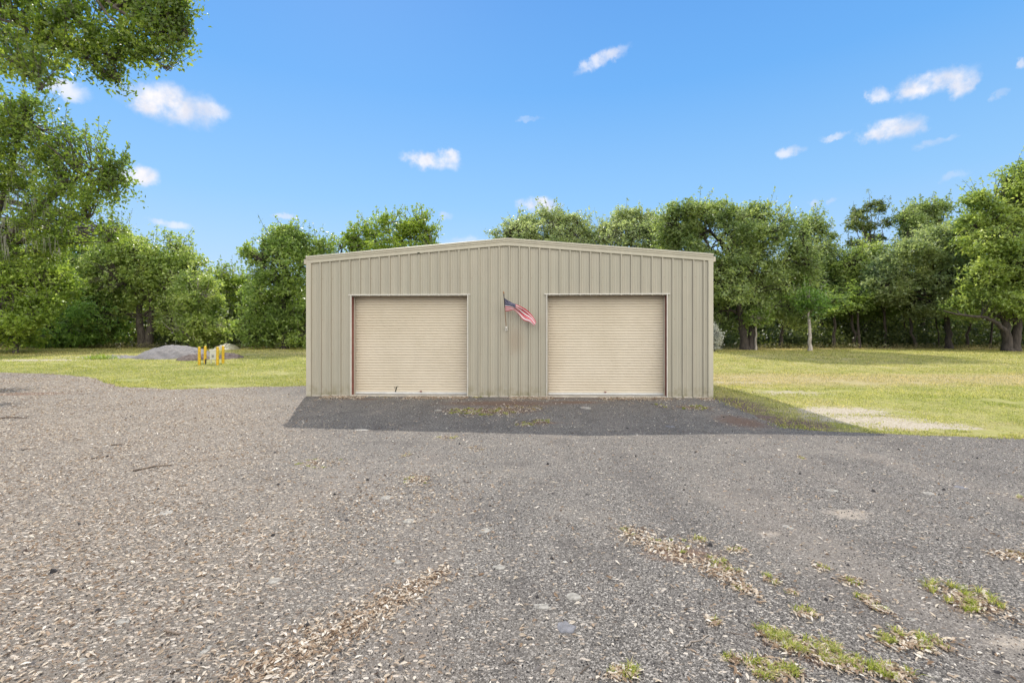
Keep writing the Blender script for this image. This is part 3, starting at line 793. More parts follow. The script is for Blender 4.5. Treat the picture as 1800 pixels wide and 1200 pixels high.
# background trees of the wood: three sources, then copies
def wood_src(seed, lm, label, h, w):
    rng = random.Random(seed); bl_ = []
    for i in range(12):
        a = rng.uniform(0, 6.28); r = rng.uniform(.2, .75)*w
        bl_.append((math.cos(a)*r, 70+math.sin(a)*r, h*(.2 + .65*i/11), w*.45, w*.45, h*.15))
    bl_.append((0, 70, h*.88, w*.35, w*.35, h*.1))
    return build_tree('woodland_tree', (0, 70, 0), bl_, 17000, .36, .85, lm, M['bark_dark'], seed, label, group='woodland trees behind the front row', fork=h*.33, trunk_r=.22)
src = [wood_src(51, M['oak'], '', 12, 4.6), wood_src(52, M['deep'], '', 11, 5), wood_src(53, M['gray'], '', 13, 4.2)]
rng = random.Random(5)
wl = ['dark woodland tree mostly hidden behind the front row of trees', 'deep green woodland tree mostly hidden behind the front row of trees', 'greyish woodland tree mostly hidden behind the front row of trees']
i = 0
for row, (dy, hs) in enumerate(((63, .62), (71, .72), (80, .85))):
    px = -520 + row*25
    while px < 2420:
        k = rng.randrange(3)
        if not (560 < px < 1235) or row == 0:
            if i < 3: o = src[i]; k = i
            else:
                o = src[k].copy(); C.objects.link(o)
                for ch in src[k].children: c2 = ch.copy(); C.objects.link(c2); c2.parent = o
            d = dy + rng.uniform(-2.5, 2.5); x = (px-900)/FP*d
            lowc = 1.0
            if 340 < px < 440: lowc = .72
            s = hs*rng.uniform(.85, 1.12)*lowc*(1.22 if px > 1240 else 1.0)
            o.location = (x, d, float(T(x, d))); o.rotation_euler = (0, 0, rng.uniform(0, 6.28)); o.scale = (s*1.15, s*1.15, s)
            o['label'] = wl[k]; i += 1
        px += rng.uniform(44, 74)

# slender trunks standing in the shade at the right hand wood edge
sp0 = None; rs = random.Random(8)
for j, px in enumerate((1372,1391,1466,1503,1511,1556,1561,1597,1609,1652,1699,1741,118,207,332,384)):
    d = rs.uniform(50.5, 54) if px > 600 else rs.uniform(52, 54); b = bg(px, d)
    if sp0 is None:
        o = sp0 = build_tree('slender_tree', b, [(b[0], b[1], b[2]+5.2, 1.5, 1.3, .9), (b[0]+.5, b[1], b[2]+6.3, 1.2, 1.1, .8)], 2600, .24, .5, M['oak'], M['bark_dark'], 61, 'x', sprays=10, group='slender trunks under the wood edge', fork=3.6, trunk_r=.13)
    else:
        o = sp0.copy(); C.objects.link(o); o.location = b
        for ch in sp0.children: c2 = ch.copy(); C.objects.link(c2); c2.parent = o
    sc1 = rs.uniform(.4, 1.5); o.scale = (sc1, sc1, rs.uniform(.8, 1.0)); o.rotation_euler = (rs.uniform(-.12, .12), rs.uniform(-.12, .12), rs.uniform(0, 6.28))
    o['label'] = 'slender dark trunked tree shaded under the wood edge'

# understory: continuous shrubs and saplings
rng = np.random.RandomState(77); cs = []
for _ in range(7500):
    px = rng.uniform(-150, 1960); d = rng.uniform(54, 74)
    if 560 < px < 1230 and rng.rand() < .7: continue
    h = (abs(rng.randn())*1.9 if rng.rand() < .5 else rng.uniform(0, 6.5)) * (1 if d > 60 or px < 600 else .6)
    if px > 1230 and d < 55: h = min(h, 1.0)
    x = (px-900)/FP*d; cs.append((x, d, float(T(x, d)) + min(h, 6.5) + .1))
for _ in range(900):
    px = rng.uniform(1240, 1960); d = rng.uniform(51.5, 56); x = (px-900)/FP*d
    if wav(np.array([x]), np.array([d]), .5, 91)[0] > -.05: cs.append((x, d, float(T(x, d)) + abs(rng.randn())*1.0 + .1))
cs = np.array(cs); per = 30
pts = (cs[:, None] + rng.randn(len(cs), per, 3)*np.array([.55, .45, .34])).reshape(-1, 3)
V, F = leaf_quads(rng, pts, .27, .6, .7)
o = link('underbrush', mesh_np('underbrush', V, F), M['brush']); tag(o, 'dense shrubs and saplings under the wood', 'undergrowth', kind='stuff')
# low weeds and dry stalks along the wood edge
cs = []
for _ in range(2600):
    px = rng.uniform(-100, 1900); d = 49 + abs(rng.randn())*2.2 if px > 600 else 50 + abs(rng.randn())*2
    if 560 < px < 1235: continue
    x = (px-900)/FP*d; cs.append((x, d, float(T(x, d)) + rng.rand()**2*.5))
cs = np.array(cs)
pts = (cs[:, None] + rng.randn(len(cs), 9, 3)*np.array([.22, .2, .1])).reshape(-1, 3)
V, F = leaf_quads(rng, pts, .13, .5, .5)
o = link('edge_weeds', mesh_np('edge_weeds', V, F), foliage('weed_leaves', (.10,.10,.04), (.2,.19,.08), (.36,.3,.17), .35)); tag(o, 'low dry weeds along the foot of the wood', 'weeds', kind='stuff')

# near live oaks reaching in from the left
LIMB = 'live oaks overhanging from the left'
def near_oak(base, blobs_px, label, nleaf, leaf, seed, fork, extra, tr, rc=.42):
    bls = []
    for (px, py, rx, ry, d) in blobs_px:
        k = d/FP; c = W(px, py, d); bls.append((c[0], c[1], c[2], rx*k, max(rx, ry)*k*.55, ry*k))
    ex = []
    for pts_, r0, r1 in extra: ex.append(([W(*p) for p in pts_], r0, r1))
    return build_tree('live_oak', base, bls, nleaf, leaf, rc, M['near'], M['bark'], seed, label, 'tree', LIMB, trunk_r=tr, fork=fork, extra_limbs=ex, gap=.2, per=22, flat=.7, crown_up=.5, autolimb=False, sprays=260, spray_len=.1*leaf/.01, spray_n=22)
b1 = (-24.5, 19.5, float(T(-24.5, 19.5)))
near_oak(b1, [(35,215,48,24,18),(95,255,52,30,18),(150,265,44,28,17.5),(190,300,30,24,17.5),(60,300,60,36,18.5),(120,330,52,28,18),(175,345,36,18,17.5),(205,322,20,14,17.5),(20,350,50,32,19),(75,385,52,20,18.5),
              (130,380,36,12,18),(20,410,50,26,19.5),(110,430,44,20,19),(60,450,52,24,19.5),(-40,300,60,60,19),(-60,420,60,50,20),(10,255,40,36,18),(-120,200,90,60,20),(190,420,22,10,19),(40,190,34,12,18),(205,408,24,8,24),(170,416,34,9,24.5),(130,420,30,9,24)],
         'live oak whose lower boughs reach in at the left, above the bright tree', 34000, .115, 31, 4.2,
         [([(-110,560,20),(-60,500,20),(-10,440,19.5),(40,390,19),(100,340,18.5),(150,300,18),(190,290,17.6)], .26, .03),
          ([(-110,520,20),(-40,470,20),(20,445,19.5),(90,430,19),(150,425,19),(200,425,19)], .07, .01),
          ([(-60,500,20),(-20,420,19.5),(10,340,19),(30,260,18.5),(50,215,18)], .16, .02),
          ([(-10,440,19.5),(30,430,19.5),(80,400,19),(120,385,18.5),(160,385,18)], .06, .01)], .55)
b2 = (-15.8, 9.5, 0)
near_oak(b2, [(15,40,60,50,10),(80,60,50,44,10),(140,50,48,44,10),(190,75,44,38,10),(240,60,40,40,10),(280,45,34,38,10.3),(308,70,22,22,10.5),(322,62,14,12,10.5),(300,20,22,20,10.4),(170,115,34,24,10),(195,135,16,14,10),(120,95,50,24,10),(265,100,26,18,10.2),(290,118,14,9,10.3),
              (30,110,40,24,9.5),(50,135,16,12,9.3),(70,150,8,5,9.3),(60,-40,90,50,10),(180,-40,80,50,10.3),(-60,40,70,80,10.5),(-150,-50,120,90,11),(270,0,40,30,10.3)],
         'live oak whose leafy bough hangs across the top left corner of the sky', 21000, .085, 32, 4.0,
         [([(-300,330,10),(-260,150,10),(-200,-20,10),(-90,-80,10),(40,-75,10),(150,-30,10),(230,35,10.1),(300,80,10.3)], .17, .01),([(40,-75,10),(110,0,10),(160,60,10),(200,110,10)], .045, .008),([(150,-30,10),(180,20,10),(250,90,10),(290,118,10.3)], .035, .006),
          ([(-200,-20,10),(-60,10,10),(40,45,10),(130,85,10),(180,125,10)], .05, .008), ([(-200,-20,10),(-80,60,9.8),(0,90,9.6),(40,125,9.4),(72,152,9.3)], .05, .006)], .5, rc=.27)
# hanging moss on the first oak
rng = np.random.RandomState(3); Vm, Fm = [], []
mo = []
for _ in range(110):
    px, py = (rng.uniform(-10, 120), rng.uniform(250, 440)); c = W(px, py, rng.uniform(18, 19.3)); L = rng.uniform(.25, .8)
    for k in range(4):
        a = c + rng.randn(3)*.06; w = .015; b = a + np.array([rng.randn()*.05, rng.randn()*.05, -L*rng.uniform(.5, 1)])
        n0 = len(Vm); Vm += [a + [w,0,0], a - [w,0,0], b - [w*.3,0,0], b + [w*.3,0,0]]; Fm.append((n0, n0+1, n0+2, n0+3))
oak1 = [o for o in bpy.data.objects if o.name.startswith('live_oak')][0]
Vm = np.array(Vm) - np.array(b1)
link('hanging_moss', mesh_np('hanging_moss', Vm, Fm), M['moss'], oak1)['kind'] = 'stuff'

# ------------------------------------------------------------------ bollards, box, piles
def lathe(prof, n=16):
    V, F = [], []
    for r, z in prof:
        for j in range(n): a = j/n*2*math.pi; V.append((r*math.cos(a), r*math.sin(a), z))
    for i in range(len(prof)-1):
        for j in range(n): k = (j+1) % n; F.append((i*n+j, i*n+k, (i+1)*n+k, (i+1)*n+j))
    return mesh_np('lathe', V, F, True)
bm_ = lathe([(.078,-.2),(.078,1.02),(.072,1.07),(.05,1.10),(.001,1.115)])
labs = ['nearest left yellow post around the utility box', 'yellow post behind the leftmost one, with a black pipe at its foot', 'yellow post just right of the grey utility box', 'rightmost yellow post, set back behind the utility box']
for (px, py), lab in zip(((350.3,641.5),(360.3,639),(382.2,641.5),(392,638.6)), labs):
    g = G(px, py); o = link('bollard', bm_, M['yellow'], None, g); tag(o, lab, 'bollard', 'yellow posts around the utility box'); o.rotation_euler = (random.Random(px).uniform(-.02, .02), random.Random(py).uniform(-.02, .02), 0)
g = G(375.3, 640); bx = empty('utility_box', g, .25); tag(bx, 'grey metal utility box on legs between the yellow posts', 'utility box')
m = MB(); m.box(-.17,.17,-.12,.12,.28,.86); m.build('cabinet', M['box'], bx, bevel=.01)
m = MB(); m.box(-.19,.19,-.14,.14,.862,.91); m.build('lid', simple('box_lid', (.66,.64,.58), .5), bx, bevel=.01)
m = MB(); m.box(-.06,.06,-.135,-.122,.42,.58); m.build('meter_plate', simple('meter_plate', (.25,.26,.25), .5), bx, bevel=.004)
for x in (-.13, .13): m = MB(); m.box(x-.02,x+.02,-.02,.02,-.1,.28); m.build('leg', M['box'], bx)
m = MB(); m.tube([(0,0,-.1),(0,0,.30),(.0,0,.32)], [.035,.035,.03], 10); m.tube([(0,0,.26),(.0,-.10,.26)], [.02,.02], 8); o = m.build('water_pipe', M['black_iron'], None, loc=G(361.6, 640)); tag(o, 'short black standpipe with a tap at the foot of a yellow post', 'pipe')

def pile(name, px0, px1, pyb, hgt, mat, label, seed, depth_=2.2, res=90):
    a = G(px0, pyb); b = G(px1, pyb); cx = (a[0]+b[0])/2; cy = a[1] + depth_*.4; w = (b[0]-a[0])/2
    xs = np.linspace(-w*1.05, w*1.05, res); ys = np.linspace(-depth_, depth_, int(res*.6)); X, Y, F = grid(xs, ys)
    r = np.hypot(X/w, Y/depth_); h = hgt*(np.clip(1 - r**1.7, 0, 1)**.9)*(1 + .12*wav(X, Y, 1.6, seed)) + .07*wav(X, Y, 5, seed)*(r < 1) + .035*wav(X, Y, 16, seed+1)
    Z = T(X+cx, Y+cy) - .02 + np.where(r > 1.02, -.1, h)
    z0_ = float(T(cx, cy))
    o = link(name, mesh_np(name, np.stack([X, Y, Z - z0_], 1), F, True), mat, None, (cx, cy, z0_)); tag(o, label, 'pile')
pile('gravel_pile', 228, 350, 629, .88, M['pile'], 'low rounded heap of grey gravel on the far left lawn', 5, 2.6)
pile('gravel_spread', 135, 250, 629, .12, M['pile'], 'thin flat spread of grey gravel trailing left of the heap', 6, 1.6)
pile('mulch_pile', 308, 360, 633, .42, M['mulch'], 'dark reddish heap of mulch in front of the gravel heap', 7, 1.2)
pile('mulch_pile', 376, 420, 630, .36, M['mulch'], 'dark reddish heap of mulch right of the yellow posts', 8, 1.2)
pile('brush_pile', 372, 410, 615, .6, foliage('pale_brush', (.2,.18,.12), (.32,.3,.2), (.45,.42,.32), .1), 'pale heap of cut brush behind the yellow posts', 9, 1.5)
rng = np.random.RandomState(12); g = G(178, 631)
pts = np.array([g]) + rng.randn(900, 3)*np.array([.5, .3, .08]) + [0, 0, .12]
V, F = leaf_quads(rng, pts - np.array(g), .12, .3, .1); o = link('green_weed_clump', mesh_np('weed', V, F), M['bright'], None, g); tag(o, 'low bright green weed clump left of the gravel heap', 'weed')

# ------------------------------------------------------------------ small ground things
def blades(rng, bx_, by_, bz, h, w, lean, curl=.5):
    n = len(bx_); a = rng.rand(n)*6.283; ln = lean*(.3+rng.rand(n)); hh = h*(.5+.7*rng.rand(n))
    d = np.stack([np.cos(a), np.sin(a), 0*a], 1); s = np.stack([-np.sin(a), np.cos(a), 0*a], 1)
    B = np.stack([bx_, by_, bz], 1); w = np.broadcast_to(w, (n,))[:, None]
    Mi = B + d*(ln*hh*.35)[:, None] + np.array([0,0,1])*(hh*.6)[:, None]
    Ti = B + d*(ln*hh)[:, None] + np.array([0,0,1])*(hh*(1-curl*ln*.5))[:, None]
    V = np.stack([B - s*w*.5, B + s*w*.5, Mi + s*w*.4, Mi - s*w*.4, Ti], 1).reshape(-1, 3)
    i = np.arange(n)*5
    F = np.concatenate([np.stack([i, i+1, i+2], 1), np.stack([i, i+2, i+3], 1), np.stack([i+3, i+2, i+4], 1)])
    return V, F

TG = 'grass tufts growing through the gravel'
tuft_list = [  # px, py, half width px, half height px, blades, blade height m, dry?, label
 (1112,938,28,9,120,.035,0,'grass tuft at the upper left tip of the long leafy strip in the right foreground'),
 (1165,958,50,16,240,.03,0,'broad thin grass patch full of dead leaves at the upper end of the leafy strip'),
 (1228,952,14,8,70,.055,0,'upright green tuft at the upper right of the leafy strip'),
 (1292,970,18,6,90,.035,0,'small separate green tuft above the leafy strip'),
 (1258,990,18,9,110,.05,0,'bright green tuft in the middle of the leafy strip'),
 (1280,1006,26,9,160,.04,0,'widest green tuft of the leafy strip, below its middle'),
 (1306,1039,14,7,80,.035,0,'green tuft at the lower end of the leafy strip'),
 (1358,1021,14,8,70,.05,0,'lone green tuft just right of the leafy strip'),
 (1391,1043,7,5,30,.03,0,'tiny green sprig between the leafy strip and the lower right tufts'),
 (1252,1093,10,7,45,.04,0,'small tuft beside curved twig in the centre right foreground'),
 (1440,1001,12,6,60,.04,0,'upper green tuft of the short diagonal row right of the leafy strip'),
 (1497,1025,20,9,100,.04,0,'flat green tuft at the lower end of the short diagonal row'),
 (1525,1056,16,9,110,.045,0,'green tuft above another, left of the big round clump'),
 (1547,1074,12,7,70,.04,0,'smaller green tuft touching dead leaf, left of the big round clump'),
 (1414,1080,17,9,100,.055,0,'green tuft with brown leaf at its foot, above the long bottom patch'),
 (1695,1055,46,28,560,.075,0,'biggest round grass clump full of leaves near the right edge'),
 (1597,1130,50,18,420,.055,0,'wide leafy grass clump in the bottom right, below the big round one'),
 (1356,1118,22,12,180,.065,0,'green tuft at the top end of the long bottom patch'),
 (1382,1132,26,15,260,.07,0,'dense green tuft second from the top of the long bottom patch'),
 (1432,1143,34,15,300,.07,0,'middle grass clump of the long bottom patch, around brown leaves'),
 (1482,1168,30,14,240,.06,0,'lower right grass clump of the long bottom patch'),
 (1355,1180,40,20,380,.065,0,'leafy grass clump at the bottom edge, left of the long patch'),
 (1562,1184,30,14,280,.065,0,'dense green tuft at the bottom edge under the wide leafy clump'),
 (1093,1186,22,11,150,.055,0,'green tuft at the bottom edge, leftmost of the foreground tufts'),
 (1288,1160,12,7,60,.05,0,'small pale tuft near the bottom edge between two leafy clumps'),
 (1772,979,32,9,220,.035,1,'brown dry tuft at the right edge above the big round clump'),
 (1796,878,12,6,60,.05,0,'green tuft cut by the right edge of the photo'),
 (850,724,58,7,1100,.06,0,'widest patch of grass in the shade of the garage'),
 (912,718,40,5,420,.05,1,'thin brownish patch of grass in the garage shade, right of the widest'),
 (922,747,16,4,160,.06,0,'left one of two grass tufts at the front of the garage shade'),
 (952,742,14,5,160,.06,0,'right one of two grass tufts at the front of the garage shade'),
 (1215,717,24,5,260,.07,0,'green tuft in the shade before the right end of the garage'),
 (1161,714,8,4,60,.07,0,'tiny tuft in the shade in front of the right door'),
 (562,815,38,9,260,.025,0,'flattened yellowish patch left of centre in sunny gravel'),
 (735,845,24,8,200,.028,0,'flattened yellowish patch lying in sunny gravel below the left door'),
 (788,771,18,4,110,.035,0,'thin green patch just below the garage shadow'),
 (712,801,8,3,40,.03,0,'tiny yellow sprig between two flattened patches'),
 (838,788,16,4,70,.025,1,'pale dry patch below the middle of the garage shadow'),
 (1408,806,5,3,30,.05,0,'tiny green sprig alone on the right side gravel'),
 (692,697,16,3,70,.05,1,'dry weeds against the sill of the left door'),
 (838,698,8,3,60,.07,0,'green weeds against the wall beside the left door'),
 (1188,700,10,3,60,.07,0,'green weeds against the wall beside the right door'),
]
def dense_T(px, py, hw, hh):
    x, y, _ = G(px, py); x2, _, _ = G(px+hw, py); _, ya, _ = G(px, py-hh); _, yb, _ = G(px, py+hh)
    return x, y, x2-x, (ya-yb)/2
for i, (px, py, hw, hh, nb_, h, dry, lab) in enumerate(tuft_list):
    x, y, rx, ry = dense_T(px, py, hw, hh); TUFTS.append((x, y, rx, ry, nb_))
    rng = np.random.RandomState(300+i)
    nb_ = int(nb_*1.05)
    nc = max(3, nb_//26); cx_ = rng.uniform(-1, 1, nc); cy_ = rng.uniform(-1, 1, nc)*np.sqrt(1-cx_**2*.8)
    k = rng.randint(nc, size=nb_)
    X = cx_[k]*rx + rng.randn(nb_)*.012*max(1, y/6); Y = cy_[k]*ry + rng.randn(nb_)*.012*max(1, y/6)
    bz = Zg(x+X, y+Y) - float(Zg(x, y))
    V, F = blades(rng, X, Y, bz - .003, h*.78, .0045 if y < 6 else .0045*y/6, 1.1)
    o = link('grass_tuft', mesh_np('grass_tuft', V, F), M['tuft_dry'] if dry else M['tuft'], None, (x, y, float(Zg(x, y))))
    tag(o, lab, 'grass tuft', TG)

SG = 'flat stones set in the gravel'
stones = [(1009,1052,14,7,0,'pale grey stone in the centre foreground, right of a flat grey pair'),(952,1069,16,6,0,'flat grey stone left of the pale one in the centre foreground'),(996,1104,17,13,1,'dark grey angular slab near the bottom centre'),
 (1018,1113,6,4,0,'small pale stone touching the dark angular slab'),(878,1001,12,5,0,'long pale stone above the flat grey one'),(853,934,10,5,0,'small whitish stone in the upper centre foreground'),(680,876,12,4,0,'pale stone below the flattened yellowish patch'),
 (290,903,14,5,0,'whitish stone among leaves in the left middle'),(480,1024,14,6,0,'pale stone with a dark chip beside it in the left foreground'),(362,1144,9,10,0,'tall pale stone low in the left foreground'),(215,1096,15,6,0,'flat pale stone in the lower left foreground'),
 (140,1164,12,7,0,'pale stone near the bottom left corner'),(133,1105,7,6,0,'small stone between two flat pale ones at lower left'),(37,1021,8,4,0,'white stone close to the left edge'),(1385,928,9,5,0,'rounded pale stone beside the oval sand spot'),
 (1463,864,12,3,0,'thin pale stone on the right side gravel'),(1634,869,11,3,0,'pale flat stone right of the thin one on the right side gravel'),(1601,1090,8,4,0,'white stone above the wide leafy clump'),(637,756,14,2,0,'white flat stone at the front edge of the garage shadow'),
 (1030,717,10,3,0,'pale stone in the shade before the right door'),(1178,750,9,2,1,'dark stone at the front of the shade below the right door'),(770,722,8,2,0,'pale chip in the shade before the left door'),(718,917,10,5,0,'pale patchy stone left of the small whitish one'),(700,990,12,5,0,'pale stone above the ridge of leaves'),
 (1690,858,9,3,1,'dark flat stone on the far right gravel')]
for i, (px, py, hw, hh, dk, lab) in enumerate(stones):
    x, y, rx, ry = dense_T(px, py, hw, hh); rng = np.random.RandomState(700+i); m = 13
    a = np.sort(rng.rand(m)*.35 + np.arange(m))/m*6.283; rr = .75 + .35*rng.rand(m); th = min(.010, .2*rx)
    V = []
    for s, z in ((1.05, -.01), (1.0, th*.45), (.72, th*.8), (.3, th)):
        V += [(math.cos(q)*r_*rx*s, math.sin(q)*r_*ry*s, z + rng.randn()*.0012) for q, r_ in zip(a, rr)]
    F = []
    for l in range(3):
        for j in range(m): k = (j+1) % m; F.append((l*m+j, l*m+k, (l+1)*m+k)); F.append((l*m+j, (l+1)*m+k, (l+1)*m+j))
    V.append((0, 0, th*1.02)); 
    for j in range(m): F.append((3*m+j, 3*m+(j+1) % m, len(V)-1))
    o = link('flat_stone', mesh_np('flat_stone', V, F), M['flat_dark'] if dk else M['flat'], None, (x, y, float(Zg(x, y)) - .003)); tag(o, lab, 'stone', SG)

KG = 'fallen twigs and sticks on the gravel'
sticks = [([(195,784),(210,783),(228,785)],.012,'straight dark stick on the left side gravel'),([(234,830),(262,823),(278,820),(303,819)],.014,'longest bent stick on the left side gravel'),([(0,737),(25,735),(47,737)],.02,'thick dark stick at the left edge'),
 ([(38,793),(50,791),(64,789)],.01,'short thin stick below the thick one at the left edge'),([(289,1112),(300,1114),(319,1119)],.009,'short brown stick in the lower left foreground'),([(1204,1140),(1216,1130),(1232,1128),(1246,1118)],.006,'curved pale twig in the right foreground'),
 ([(1168,1083),(1178,1090),(1190,1097)],.005,'small dark twig above the curved pale one'),([(1340,1128),(1352,1137),(1365,1143)],.009,'short stout stick at the top of the long bottom patch'),([(300,1188),(310,1182),(320,1179)],.007,'dark twig at the bottom edge on the left'),
 ([(890,1171),(900,1166),(912,1172)],.004,'thin curled twig near the bottom centre'),([(1020,1188),(1028,1180),(1036,1174)],.004,'thin grey twig at the bottom centre'),([(1275,1112),(1305,1118),(1340,1132),(1350,1150)],.0025,'long hair thin stem leading to the bottom patch'),
 ([(160,808),(170,807),(180,806)],.01,'short stick between the two long ones on the left gravel')]
for i, (pp, r, lab) in enumerate(sticks):
    P = np.array([G(*p) for p in pp]); P[:, 2] = Zg(P[:, 0], P[:, 1]) + r*.7; b = P[0].copy(); rng = np.random.RandomState(i)
    t_ = np.linspace(0, 1, 3*len(P)); Q = np.stack([np.interp(t_, np.linspace(0, 1, len(P)), P[:, k]) for k in range(3)], 1) - b
    Q[1:, :2] += rng.randn(len(Q)-1, 2)*r*.5; Q[1:, 2] += np.abs(rng.randn(len(Q)-1))*r*.4
    V, F = tube_np(Q, np.linspace(r, r*.45, len(Q)), 7)
    o = link('stick', mesh_np('stick', V, F, True), M['twig_pale'] if 'pale' in lab else M['twig'], None, b); tag(o, lab, 'stick', KG)

# ------------------------------------------------------------------ litter, loose stones, grass
rng = np.random.RandomState(99)
def scatter(n, dmin, dmax, powr=1.0):
    d = dmin + (dmax-dmin)*rng.rand(n)**powr; x = (rng.rand(n)*2-1)*1.16*d - 0
    return x, d
def leaf_density(x, y):
    l = litter_boundary(x, y)
    v = .045 + .55*l*(.6 + .55*wav(x, y, 1.7, 41)) + .8*drift(x, y)
    v = v + .35*np.exp(-(np.hypot(x+1.2, (y-6.0)*.8)/1.0)**2)
    return v
px_, py_ = scatter(230000, 2.0, 24, 1.2)
ok = (rng.rand(len(px_)) < leaf_density(px_, py_)) & (sd_poly(px_, py_) > -.1)
lxx, lyy = to_b(px_, py_); ok &= ~((np.abs(lxx) < 6.15) & (lyy > -.05))
px_, py_ = px_[ok], py_[ok]
# leaves caught in tufts and along the drift
ex, ey = [], []
for (x, y, rx, ry, nb_) in TUFTS:
    k = int(nb_*(1.1 if y < 5 else .9)); ex.append(x + rng.randn(k)*rx*.62); ey.append(y + rng.randn(k)*ry*.62 - ry*.15)
a0, b0 = np.array(G(1105,940)[:2]), np.array(G(1330,1045)[:2])
t_ = rng.rand(900); ex.append(a0[0]+(b0[0]-a0[0])*t_+rng.randn(900)*.09*(1.2-t_)); ey.append(a0[1]+(b0[1]-a0[1])*t_+rng.randn(900)*.09)
a0, b0 = np.array(G(785,1005)[:2]), np.array(G(440,1200)[:2]); t_ = rng.rand(1500)**.8
ex.append(a0[0]+(b0[0]-a0[0])*t_+rng.randn(1500)*(.06+.16*t_)); ey.append(a0[1]+(b0[1]-a0[1])*t_+rng.randn(1500)*(.06+.08*t_))
a0, b0 = np.array(G(1340,1120)[:2]), np.array(G(1500,1185)[:2]); t_ = rng.rand(260); ex.append(a0[0]+(b0[0]-a0[0])*t_+rng.randn(260)*.03); ey.append(a0[1]+(b0[1]-a0[1])*t_+rng.randn(260)*.03)
# leaves blown against the garage sill
k = 11000; t_ = rng.rand(k)*12 - 6; pw = np.array([bworld(a, -.05 - abs(b), 0) for a, b in zip(t_, rng.randn(k)*.35)]); kk = wav(pw[:, 0], pw[:, 1]*0, 1.2, 3) > -.1; ex.append(pw[kk, 0]); ey.append(pw[kk, 1])
nearx, neary = np.concatenate(ex), np.concatenate(ey)
ax_, ay_ = np.concatenate([px_, nearx]), np.concatenate([py_, neary]); n_ = len(ax_)
L = .016 + .036*rng.rand(n_)**1.8 + .0018*np.maximum(ay_-4, 0); wd = (.26+.22*rng.rand(n_))[:, None]
yaw = .45 + rng.randn(n_)*1.3; pit = rng.randn(n_)*.22; rol = rng.randn(n_)*.35
a = np.stack([np.cos(yaw)*np.cos(pit), np.sin(yaw)*np.cos(pit), np.sin(pit)], 1)
s = np.stack([-np.sin(yaw)*np.cos(rol), np.cos(yaw)*np.cos(rol), np.sin(rol)], 1); up = np.cross(a, s)
c0 = np.stack([ax_, ay_, Zg(ax_, ay_) + .004 + np.abs(np.sin(pit))*L*.5 + np.concatenate([np.zeros(len(px_)), rng.rand(len(nearx))*.007])], 1); L = L[:, None]
V = np.stack([c0 - a*L*.5 - up*L*.03, c0 - a*L*.1 + s*L*wd*.5 + up*L*.10, c0 + a*L*.25 + s*L*wd*.36 + up*L*.10, c0 + a*L*.55, c0 + a*L*.25 - s*L*wd*.36 + up*L*.1, c0 - a*L*.1 - s*L*wd*.5 + up*L*.10], 1).reshape(-1, 3)
i6 = np.arange(n_)*6
F = np.concatenate([np.stack([i6, i6+1, i6+2, i6+3], 1), np.stack([i6, i6+3, i6+4, i6+5], 1)])
o = link('leaf_litter', mesh_np('leaf_litter', V, F), M['dead']); tag(o, 'dry tan oak leaves scattered over the gravel', 'leaves', kind='stuff')

# loose gravel stones standing proud of the surface
n_ = 60000; x, y = scatter(n_, 2.0, 13, 1.5); ok = sd_poly(x, y) > .05; lxx, lyy = to_b(x, y); ok &= ~((np.abs(lxx) < 6.15) & (lyy > -.05)); x, y = x[ok], y[ok]; n_ = len(x)
r = .0025 + .0045*rng.rand(n_)**2.2 + .0003*y; big = rng.rand(n_) < .003; r[big] *= 3.0
oct_ = np.array([(1,0,0),(0,1,0),(-1,0,0),(0,-1,0),(0,0,1),(.5,.5,.75),(-.6,.5,.6),(-.4,-.6,.7),(.6,-.5,.65)])
base_ = np.array([(1,0,0),(.3,.95,0),(-.8,.6,0),(-.85,-.5,0),(.25,-.95,0),(.45,.15,.8),(-.4,.35,.85),(-.05,-.45,.9)])
Ft = np.array([(0,1,5),(1,6,5),(1,2,6),(2,3,6),(3,7,6),(3,4,7),(4,5,7),(4,0,5),(5,6,7)])
th = rng.rand(n_)*6.283; sc = r[:, None]*(.7+.6*rng.rand(n_, 3)); P = base_[None]*sc[:, None, :]*(1+.15*rng.randn(n_, 8, 1))
Xr = P[..., 0]*np.cos(th)[:, None] - P[..., 1]*np.sin(th)[:, None]; Yr = P[..., 0]*np.sin(th)[:, None] + P[..., 1]*np.cos(th)[:, None]
V = np.stack([Xr + x[:, None], Yr + y[:, None], P[..., 2] + (Zg(x, y)-.001)[:, None]], -1).reshape(-1, 3)
F = (np.arange(n_)[:, None, None]*8 + Ft[None]).reshape(-1, 3)
o = link('loose_gravel', mesh_np('loose_gravel', V, F), M['stones']); tag(o, 'loose dark and pale stones on the drive', 'gravel', kind='stuff')

# lawn grass
n_ = 520000; d = 8.8 + 45*rng.rand(n_)**1.55; x = (rng.rand(n_)*2-1)*1.14*d
sdv = sdg(x, d); mx = lawn_mix(x, d)
ok = (sdv < .04) & (rng.rand(n_) > np.clip((mx[:, 0]-.3)*1.7, 0, .97)) & (rng.rand(n_) > mx[:, 2]*.8) & (wav(x, d, 1.2, 61) > -.75); lxx, lyy = to_b(x, d); ok &= ~((np.abs(lxx) < 6.2) & (lyy > -.1) & (lyy < 13.1))
x, d, mx = x[ok], d[ok], mx[ok]
ne = 90000; de = 8.6 + 14*rng.rand(ne)**1.3; xe = (rng.rand(ne)*2-1)*1.1*de; sde = sdg(xe, de)
lxx, lyy = to_b(xe, de); oke = (sde < .16) & (sde > -.45) & (wav(xe, de, 3.0, 71) > .12) & ~((np.abs(lxx) < 6.15) & (lyy > -.1))
nb2 = int(oke.sum()); x = np.concatenate([x, xe[oke]]); d = np.concatenate([d, de[oke]]); mx = np.concatenate([mx, lawn_mix(xe[oke], de[oke])*[.2, .5, .2]])
hx = np.ones(len(x)); hx[len(x)-nb2:] = 1.7
